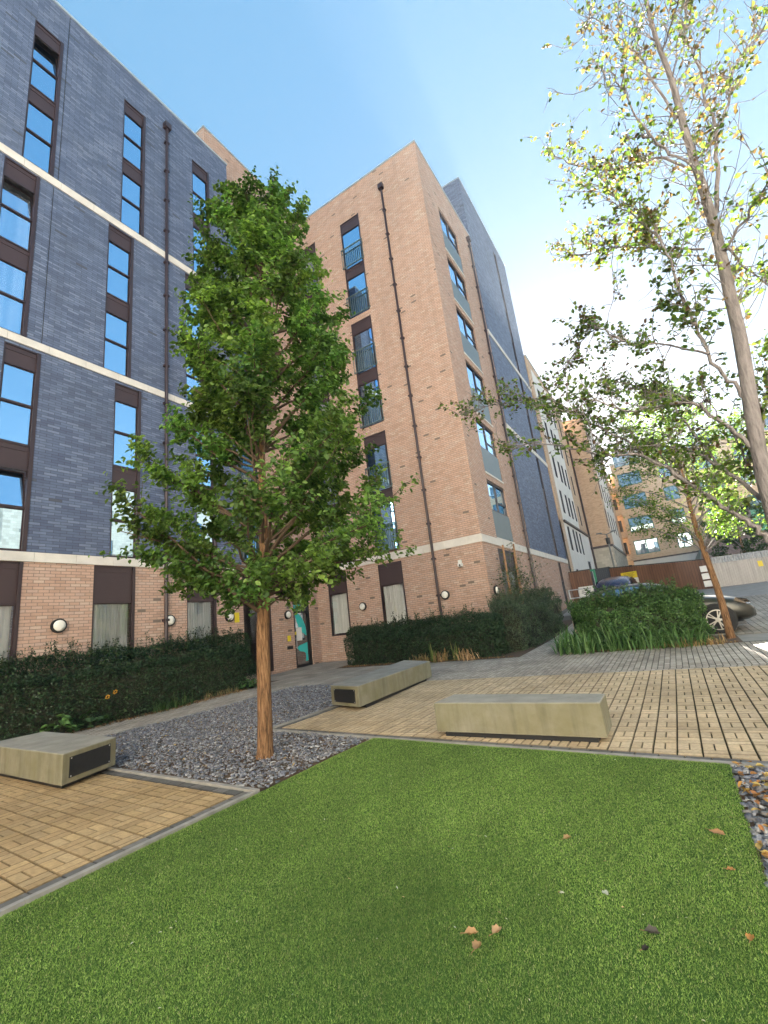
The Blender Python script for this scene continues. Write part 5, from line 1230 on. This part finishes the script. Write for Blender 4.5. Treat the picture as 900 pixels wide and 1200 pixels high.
# ---------- cars
def loft(rings, close=True):
    m = MB(); n = len(rings[0])
    for a, b in zip(rings[:-1], rings[1:]):
        for i in range(n): m.poly([a[i], b[i], b[(i + 1) % n], a[(i + 1) % n]])
    m.poly(rings[0][::-1]); m.poly(rings[-1]); return m
def make_car(label, loc, rz, paint):
    o = thing('parked_car', label, 'car', loc, rz)
    S = [(-2.24, .42, .62, .90, .96, .68), (-2.14, .30, .58, .97, 1.06, .82), (-1.9, .24, .56, 1.0, 1.09, .89), (-1.2, .21, .56, .99, 1.08, .915), (0, .20, .55, .96, 1.05, .92), (.75, .20, .54, .93, 1.04, .915), (1.3, .20, .52, .87, .98, .90), (1.8, .22, .50, .80, .90, .865), (2.08, .24, .48, .71, .79, .79), (2.2, .30, .46, .62, .68, .66), (2.25, .36, .46, .56, .60, .55)]
    rings = []
    for x, zs, zm, zb, zt, w in S:
        h = [(-w * .90, zs), (-w, zm), (-w * .985, (zm + zb) / 2), (-w * .95, zb), (-w * .80, zt - .02), (-w * .4, zt + .012)]
        rings.append([(x, y, z) for y, z in h] + [(x, -y, z) for y, z in h[::-1]])
    m = loft(rings); 
    body = m.build('body', paint, o, smooth=True, local=True)
    import bmesh
    bm = bmesh.new(); bm.from_mesh(body.data); bmesh.ops.remove_doubles(bm, verts=bm.verts, dist=1e-4); bm.to_mesh(body.data); bm.free()
    sd = body.modifiers.new('sub', 'SUBSURF'); sd.levels = sd.render_levels = 2
    G_ = [(-2.12, 1.03, .74, 1.06), (-1.75, 1.02, .76, 1.34), (-1.2, 1.0, .78, 1.50), (-.5, 1.0, .785, 1.555), (.1, 1.0, .78, 1.52), (.55, 1.0, .76, 1.30), (1.05, .98, .74, 1.02)]
    rg = [[(x, -w, zb), (x, -w * .9, zb + (zt - zb) * .6), (x, -w * .74, zt - .03 * (zt > 1.2)), (x, -w * .35, zt + .02), (x, w * .35, zt + .02), (x, w * .74, zt - .03 * (zt > 1.2)), (x, w * .9, zb + (zt - zb) * .6), (x, w, zb)] for x, zb, w, zt in G_]
    cab = loft(rg).build('roof', paint, o, smooth=True, local=True)
    bm = bmesh.new(); bm.from_mesh(cab.data); bmesh.ops.remove_doubles(bm, verts=bm.verts, dist=1e-4); bm.to_mesh(cab.data); bm.free()
    sd = cab.modifiers.new('sub', 'SUBSURF'); sd.levels = sd.render_levels = 2
    for s in (-1, 1):     # side glass, windscreen, rear screen
        m = MB(); q = [(-1.5, 1.08), (.72, 1.06), (.12, 1.41), (-.5, 1.46), (-1.2, 1.42)]
        def yy(z): return s * (.80 - (z - 1.0) * .30)
        for (a, b) in ((0, 1),):
            pts = [(x, yy(z), z) for x, z in q]; m.poly(pts if s < 0 else pts[::-1])
        m.build('window', 'car_glass', o, local=True)
        m = MB(); m.box((.62, s * .98, 1.06), (1, 0, 0), (0, 1, 0), (0, 0, 1), .10, .17, .12); m.build('mirror', paint, o, local=True, bevel=.025)
        m = MB(); pts = [(2.17, s * .40, .62), (2.09, s * .74, .66), (1.80, s * .885, .79), (1.86, s * .86, .86), (2.1, s * .70, .80), (2.2, s * .42, .70)]; pts = [(x + .02, y * 1.01, z) for x, y, z in pts]; m.poly(pts if s < 0 else pts[::-1]); m.build('headlight', 'headlamp', o, local=True)
        for x in (1.38, -1.38):
            m = MB(); n = 28
            def ring(rad, y): return [(x + rad * math.cos(2 * math.pi * i / n), s * y, .345 + rad * math.sin(2 * math.pi * i / n)) for i in range(n)]
            pr = [ring(.42, .80), ring(.42, .915), ring(.37, .93)]
            for a, b in zip(pr[:-1], pr[1:]):
                for i in range(n): m.poly([a[i], a[(i + 1) % n], b[(i + 1) % n], b[i]])
            m.poly(pr[-1]); m.build('wheel_arch', 'tyre', o, local=True)
            m = MB(); pr = [ring(.345, .75), ring(.345, .925), ring(.325, .945), ring(.25, .942)]
            for a, b in zip(pr[:-1], pr[1:]):
                for i in range(n): m.poly([a[i], a[(i + 1) % n], b[(i + 1) % n], b[i]])
            m.poly(pr[-1]); wh_ = m.build('wheel', 'tyre', o, local=True)
            m = MB()
            for k in range(5):
                for dlt in (-.16, .16):
                    a = 2 * math.pi * k / 5 + dlt * .6; a2 = 2 * math.pi * k / 5 + dlt; c1_, s1_ = math.cos(a), math.sin(a); c2_, s2_ = math.cos(a2), math.sin(a2)
                    p0 = Vector((x + .05 * c1_, s * .952, .345 + .05 * s1_)); p1 = Vector((x + .245 * c2_, s * .95, .345 + .245 * s2_)); dd = (p1 - p0).normalized(); m.box((p0 + p1) / 2, dd, (0, 1, 0), dd.cross(Vector((0, 1, 0))), (p1 - p0).length, .016, .028)
            nn = 28; A_ = ring(.262, .95); B_ = ring(.235, .952)
            for i in range(nn): m.poly([A_[i], A_[(i + 1) % nn], B_[(i + 1) % nn], B_[i]])
            m.poly(ring(.06, .962)); m.build('rim', 'alloy', wh_, local=True)
    m = MB(); m.box((2.20, 0, .42), (1, 0, 0), (0, 1, 0), (0, 0, 1), .08, .9, .16); m.build('grille', 'black_trim', o, local=True, bevel=.02)
    m = MB(); m.box((2.27, 0, .50), (1, 0, 0), (0, 1, 0), (0, 0, 1), .012, .52, .11); m.build('number_plate', 'white_sign', o, local=True)
    m = MB(); m.box((-.0, 0, .21), (1, 0, 0), (0, 1, 0), (0, 0, 1), 3.9, 1.66, .08); m.build('underbody', 'black_trim', o, local=True)
    return o
make_car('dark olive grey car with bronze spoked wheels parked behind the box hedge', (-.62, 15.95, .245), 0., 'car_grey')
make_car('violet car almost hidden behind the hedge, before the dark container', (-2.12, 23.4, .83), D2R(88), 'car_violet')

# ---------- fences, gate and what stands along the back
def board_fence(label, a, b, z0a, z0b, z1a, z1b):
    a = Vector(a); b = Vector(b); d = (b - a); L = d.length; d.normalize(); n = Vector((-d.y, d.x)); c = (a + b) / 2; o = thing('fence', label, 'fence', (c.x, c.y, z0a)); m = MB()
    def face(off, flip):
        q = [(a.x + n.x * off, a.y + n.y * off, z0a), (b.x + n.x * off, b.y + n.y * off, z0b), (b.x + n.x * off, b.y + n.y * off, z1b), (a.x + n.x * off, a.y + n.y * off, z1a)]; uv = [(0, z0a), (L, z0b), (L, z1b), (0, z1a)]
        m.poly(q[::-1] if flip else q, uv[::-1] if flip else uv)
    face(-.02, False); face(.02, True); m.build('boards', 'fence_boards', o)
    m = MB(); q = [(a + n * .05), (b + n * .05), (b - n * .05), (a - n * .05)]
    t0 = [(q[0].x, q[0].y, z1a + .005), (q[1].x, q[1].y, z1b + .005), (q[2].x, q[2].y, z1b + .005), (q[3].x, q[3].y, z1a + .005)]; t1 = [(x, y, z + .05) for x, y, z in t0]
    m.poly(t1[::-1]); m.poly(t0)
    for i in range(4): m.poly([t0[i], t0[(i + 1) % 4], t1[(i + 1) % 4], t1[i]])
    m.build('cap_rail', 'black_trim', o)
    for k in range(int(L / 2.4) + 1):
        p = a + d * min(L - .05, k * 2.4 + .05) + n * .075; zz = z0a + (z0b - z0a) * k * 2.4 / L; z2 = z1a + (z1b - z1a) * min(1, k * 2.4 / L); m = MB(); m.box((p.x, p.y, (zz + z2) / 2), (1, 0, 0), (0, 1, 0), (0, 0, 1), .1, .1, z2 - zz); m.build('post', 'timber', o)
    return o
board_fence('short brown board fence between the tower and the dark container', (-5.36, 30.5), (-4.12, 30.5), 1.2, 1.2, 3.34, 3.34)
board_fence('long brown board fence behind the parked car', (-3.12, 31.2), (1.66, 29.0), 1.2, 1.2, 3.28, 2.86)
def flat_sign(name, label, c, w, h, mat, lines='black_panel', dirx=(1, 0, 0), ny=-1):
    o = thing(name, label, 'sign', (c[0], c[1], c[2] - h / 2)); X = Vector(dirx).normalized(); Y = Vector((-X.y, X.x, 0)); m = MB(); m.box(c, X, Y, (0, 0, 1), w, .02, h); m.build('board', mat, o, bevel=.004, seg=1)
    m = MB()
    for k, (q, l) in enumerate(((.28, .7), (.08, .6), (-.1, .7), (-.28, .45))): m.box(Vector(c) - Y * .0125 + Vector((0, 0, q * h)) , X, Y, (0, 0, 1), w * l, .003, h * .055)
    m.build('lettering', lines, o); return o
flat_sign('sign', 'white notice on the short brown fence', (-4.55, 30.45, 2.08), .85, .62, 'white_sign')
flat_sign('sign', 'small yellow notice on the long brown fence, left of the larger one', (-2.88, 30.98, 2.30), .5, .62, 'yellow_sign', dirx=(4.78, -2.2, 0))
flat_sign('sign', 'yellow board above a white notice on the long brown fence', (-2.1, 30.62, 2.70), .95, .36, 'yellow_sign', dirx=(4.78, -2.2, 0))
flat_sign('sign', 'white notice below the yellow board on the long brown fence', (-2.1, 30.61, 2.26), 1.0, .5, 'white_sign', dirx=(4.78, -2.2, 0))
m = MB(); 
for x in (-5.2, -4.02): m.abox(x - .06, x + .06, 31.35, 31.47, 1.2, 3.40)
m.abox(-5.14, -4.08, 31.36, 31.46, 3.28, 3.40); m.abox(-5.14, -4.08, 31.37, 31.45, 2.2, 2.28)
tag(m.build('green_gate', 'green_paint', bevel=.008), 'green steel gate frame rising above the short brown fence', 'gate')
o = thing('storage_container', 'dark navy storage container standing between the two brown fences', 'container', (-3.55, 32.6, 1.4)); m = MB(); m.abox(-4.0, -3.16, 31.6, 34, 1.4, 3.36); m.build('shell', 'container_navy', o); m = MB()
for k in range(7): m.abox(-3.95 + k * .115, -3.90 + k * .115, 31.57, 31.6, 1.5, 3.25)
m.build('ribs', 'container_navy', o); m = MB(); m.abox(-4.03, -3.13, 31.55, 34.03, 3.362, 3.42); m.build('lid', 'black_trim', o)
# steel gate
o = thing('gate', 'tall pale steel gate with a corrugated top strip at the end of the road', 'gate', (4.6, 29.6, 1.4)); fg = Fac((1.87, 29.15, 0), (.98, .18, 0), (.18, -.98, 0)); m = MB(); fg.quad(m, 0, 2.85, 1.40, 2.62); fg.quad(m, 0, 2.85, 1.40, 2.62, -.04); m.build('leaf_panel', 'gate_steel', o)
m = MB(); fg.quad(m, 2.88, 6.4, 1.40, 2.62); fg.quad(m, 2.88, 6.4, 1.40, 2.62, -.04); m.build('leaf_panel', 'gate_steel', o)
m = MB()
for k in range(54): u = k * .119; m.poly([fg.P(u, 2.62, .0), fg.P(u + .06, 2.62, .045), fg.P(u + .06, 2.94, .045), fg.P(u, 2.94, .0)], None); m.poly([fg.P(u + .06, 2.62, .045), fg.P(u + .119, 2.62, 0), fg.P(u + .119, 2.94, 0), fg.P(u + .06, 2.94, .045)], None)
m.build('corrugated_strip', 'galvanised', o)
m = MB(); fg.box(m, -.1, .0, 1.35, 2.95, -.06, .06); fg.box(m, 6.4, 6.5, 1.35, 2.95, -.06, .06); m.build('post', 'black_trim', o)
m = MB(); fg.box(m, 2.6, 2.66, 1.75, 2.45, .01, .05); fg.box(m, 2.5, 2.75, 2.1, 2.14, .01, .05); m.build('latch', 'black_trim', o)
m = MB(); fg.box(m, 1.93, 2.13, 2.18, 2.46, .012, .024); tag(m.build('sign', 'yellow_sign'), 'small yellow square sign on the pale steel gate', 'sign')
o = thing('wall', 'pale pier with white panels between the brown fence and the steel gate', 'wall', (1.75, 29.05, 1.4)); m = MB(); m.abox(1.68, 1.80, 28.6, 29.3, 1.3, 2.75); m.build('pier', 'pale_render', o); m = MB()
for k in range(3): m.abox(1.30, 1.66, 28.72, 28.8, 1.5 + k * .38, 1.8 + k * .38)
m.build('panel', 'white_sign', o)
# barrel roofed shed
o = thing('shed', 'barrel roofed shed with a green end panel rising behind the steel gate', 'shed', (8.8, 45, 1.5)); cx, rx, zs0, hh = 8.8, 6.6, 3.3, 4.2; n = 32
arc = [(cx - rx * math.cos(math.pi * i / n), zs0 + hh * math.sin(math.pi * i / n)) for i in range(n + 1)]
m = MB(); m.poly([(x, 45, z) for x, z in [(cx - rx, 1.5)] + arc + [(cx + rx, 1.5)]][::-1]); m.build('end_wall', 'shed_wall', o) if 'shed_wall' in M else (plain('shed_wall', (.24, .19, .18), .85), m.build('end_wall', 'shed_wall', o))
m = MB()
for a, b in zip(arc[:-1], arc[1:]): m.poly([(a[0], 44.8, a[1] + .06), (b[0], 44.8, b[1] + .06), (b[0], 62, b[1] + .06), (a[0], 62, a[1] + .06)][::-1]); m.poly([(a[0], 44.8, a[1] + .06), (b[0], 44.8, b[1] + .06), (b[0], 44.8, b[1] - .12), (a[0], 44.8, a[1] - .12)])
m.build('roof', 'shed_roof', o) if 'shed_roof' in M else (plain('shed_roof', (.16, .22, .22), .6, .2), m.build('roof', 'shed_roof', o))
m = MB(); gp = [(x, z - .14) for x, z in arc if 5.7 < x < 12 and z > 5.2]; m.poly([(x, 44.93, z) for x, z in [(gp[0][0], 5.25)] + gp + [(gp[-1][0], 5.25)]][::-1]); plain('shed_green', (.10, .36, .24), .6); m.build('end_panel', 'shed_green', o)
m = MB(); m.abox(7.9, 9.6, 44.8, 44.92, 4.0, 5.9); m.build('door', 'pale_render', o)
# lamp post
o = thing('street_lamp', 'slim double headed street lamp before the buff gable', 'street lamp', (-2.98, 33.0, 1.5)); m = MB(); m.tube([(-2.98, 33, 1.5), (-2.98, 33, 5.6)], [.07, .045], 10); m.build('post', 'lamp_post', o)
m = MB(); m.tube([(-3.4, 33, 5.72), (-2.98, 33, 5.6), (-2.56, 33, 5.72)], [.03] * 3, 8); m.build('arm', 'lamp_post', o)
for x in (-3.42, -2.54): m = MB(); m.box((x, 33, 5.74), (1, 0, 0), (0, 1, 0), (0, 0, 1), .34, .2, .07); m.build('lamp_head', 'lamp_post', o, bevel=.02)
m = MB(); m.tube([(-2.98, 33, 4.95), (-2.98, 33, 5.35)], [.12, .14], 10); m.build('lantern', 'black_trim', o)
# galvanised barrier by the path
o = thing('barrier', 'galvanised tube barrier with mesh squares beside the path, behind the box hedge', 'barrier', (-3.4, 21, G(21))); g0 = G(21)
for x in (-3.84, -3.06): m = MB(); m.tube([(x, 21, g0 - .02), (x, 21, 2.02)], [.03, .03], 8); m.build('post', 'galvanised', o)
m = MB()
for z in (1.3, 1.66, 2.0): m.tube([(-3.84, 21, z), (-3.06, 21, z)], [.022] * 2, 8)
m.tube([(-3.45, 21, 1.3), (-3.45, 21, 2.0)], [.018] * 2, 8); m.build('rail', 'galvanised', o)
m = MB(); m.abox(-3.05, -2.72, 16.2, 16.5, G(16.3) - .05, 1.28); tag(m.build('brick_pier', 'buff_brick'), 'low brick pier half hidden at the left end of the box hedge', 'pier')

# ================================================================== CAMERA, SKY, SUN
cam = bpy.data.cameras.new('camera'); co = bpy.data.objects.new('camera', cam); COL.objects.link(co); scene.camera = co
cam.sensor_fit = 'HORIZONTAL'; cam.sensor_width = 36; cam.lens = 535.47 / 900 * 36; cam.clip_end = 1500; cam.clip_start = .05
Rm = Matrix(((0.83853803, 0.22394498, 0.49669168), (0.53284652, -0.1468249, -0.83337689), (-0.11370386, 0.96347864, -0.24244656)))
co.matrix_world = Matrix.Translation((0, 0, 1.4)) @ Rm.to_4x4()
SUN_EL, SUN_AZ = D2R(19.5), D2R(-6.0)      # azimuth from +Y towards +X
sd = Vector((math.sin(SUN_AZ) * math.cos(SUN_EL), math.cos(SUN_AZ) * math.cos(SUN_EL), math.sin(SUN_EL)))
sun = bpy.data.lights.new('sun', 'SUN'); sun.energy = 5.0; sun.angle = D2R(.5); sun.color = (1, .93, .82)
so = bpy.data.objects.new('sun', sun); COL.objects.link(so); so.rotation_euler = (-sd).to_track_quat('-Z', 'Y').to_euler(); so.location = (0, 0, 40)
w = bpy.data.worlds.new('World'); scene.world = w; w.use_nodes = True; nt = w.node_tree
sky = nt.nodes.new('ShaderNodeTexSky'); sky.sky_type = 'NISHITA'; sky.sun_disc = False; sky.sun_elevation = SUN_EL; sky.sun_rotation = SUN_AZ
sky.altitude = 50; sky.air_density = 1.0; sky.dust_density = .4; sky.ozone_density = 2.2
bg = nt.nodes['Background']; bg.inputs['Strength'].default_value = .0495
gm = nt.nodes.new('ShaderNodeGamma'); gm.inputs[1].default_value = .38; hs = nt.nodes.new('ShaderNodeHueSaturation'); hs.inputs['Saturation'].default_value = 2.0; hs.inputs['Hue'].default_value = .492
nt.links.new(sky.outputs[0], gm.inputs[0]); nt.links.new(gm.outputs[0], hs.inputs['Color']); nt.links.new(hs.outputs[0], bg.inputs['Color'])
scene.view_settings.view_transform = 'Standard'; scene.view_settings.look = 'None'; scene.view_settings.gamma = 1.0; scene.view_settings.use_curve_mapping = False
scene.view_settings.exposure = 3.72
scene.render.engine = 'CYCLES'
cy = scene.cycles; cy.max_bounces = 8; cy.transparent_max_bounces = 8; cy.caustics_reflective = False; cy.caustics_refractive = False; cy.use_denoising = True; cy.sample_clamp_indirect = 8

haze = MB(); haze.abox(-450, 450, -330, 520, -1.2, 28.5); ho = haze.build('haze', None); ho['kind'] = 'stuff'
hm = bpy.data.materials.new('haze_air'); hm.use_nodes = True; hn = hm.node_tree; hn.nodes.clear(); ou = hn.nodes.new('ShaderNodeOutputMaterial'); pv = hn.nodes.new('ShaderNodeVolumePrincipled')
pv.inputs['Color'].default_value = (.82, .90, 1, 1); pv.inputs['Density'].default_value = 0.0008; pv.inputs['Anisotropy'].default_value = .2; hn.links.new(pv.outputs[0], ou.inputs['Volume']); ho.data.materials.append(hm)
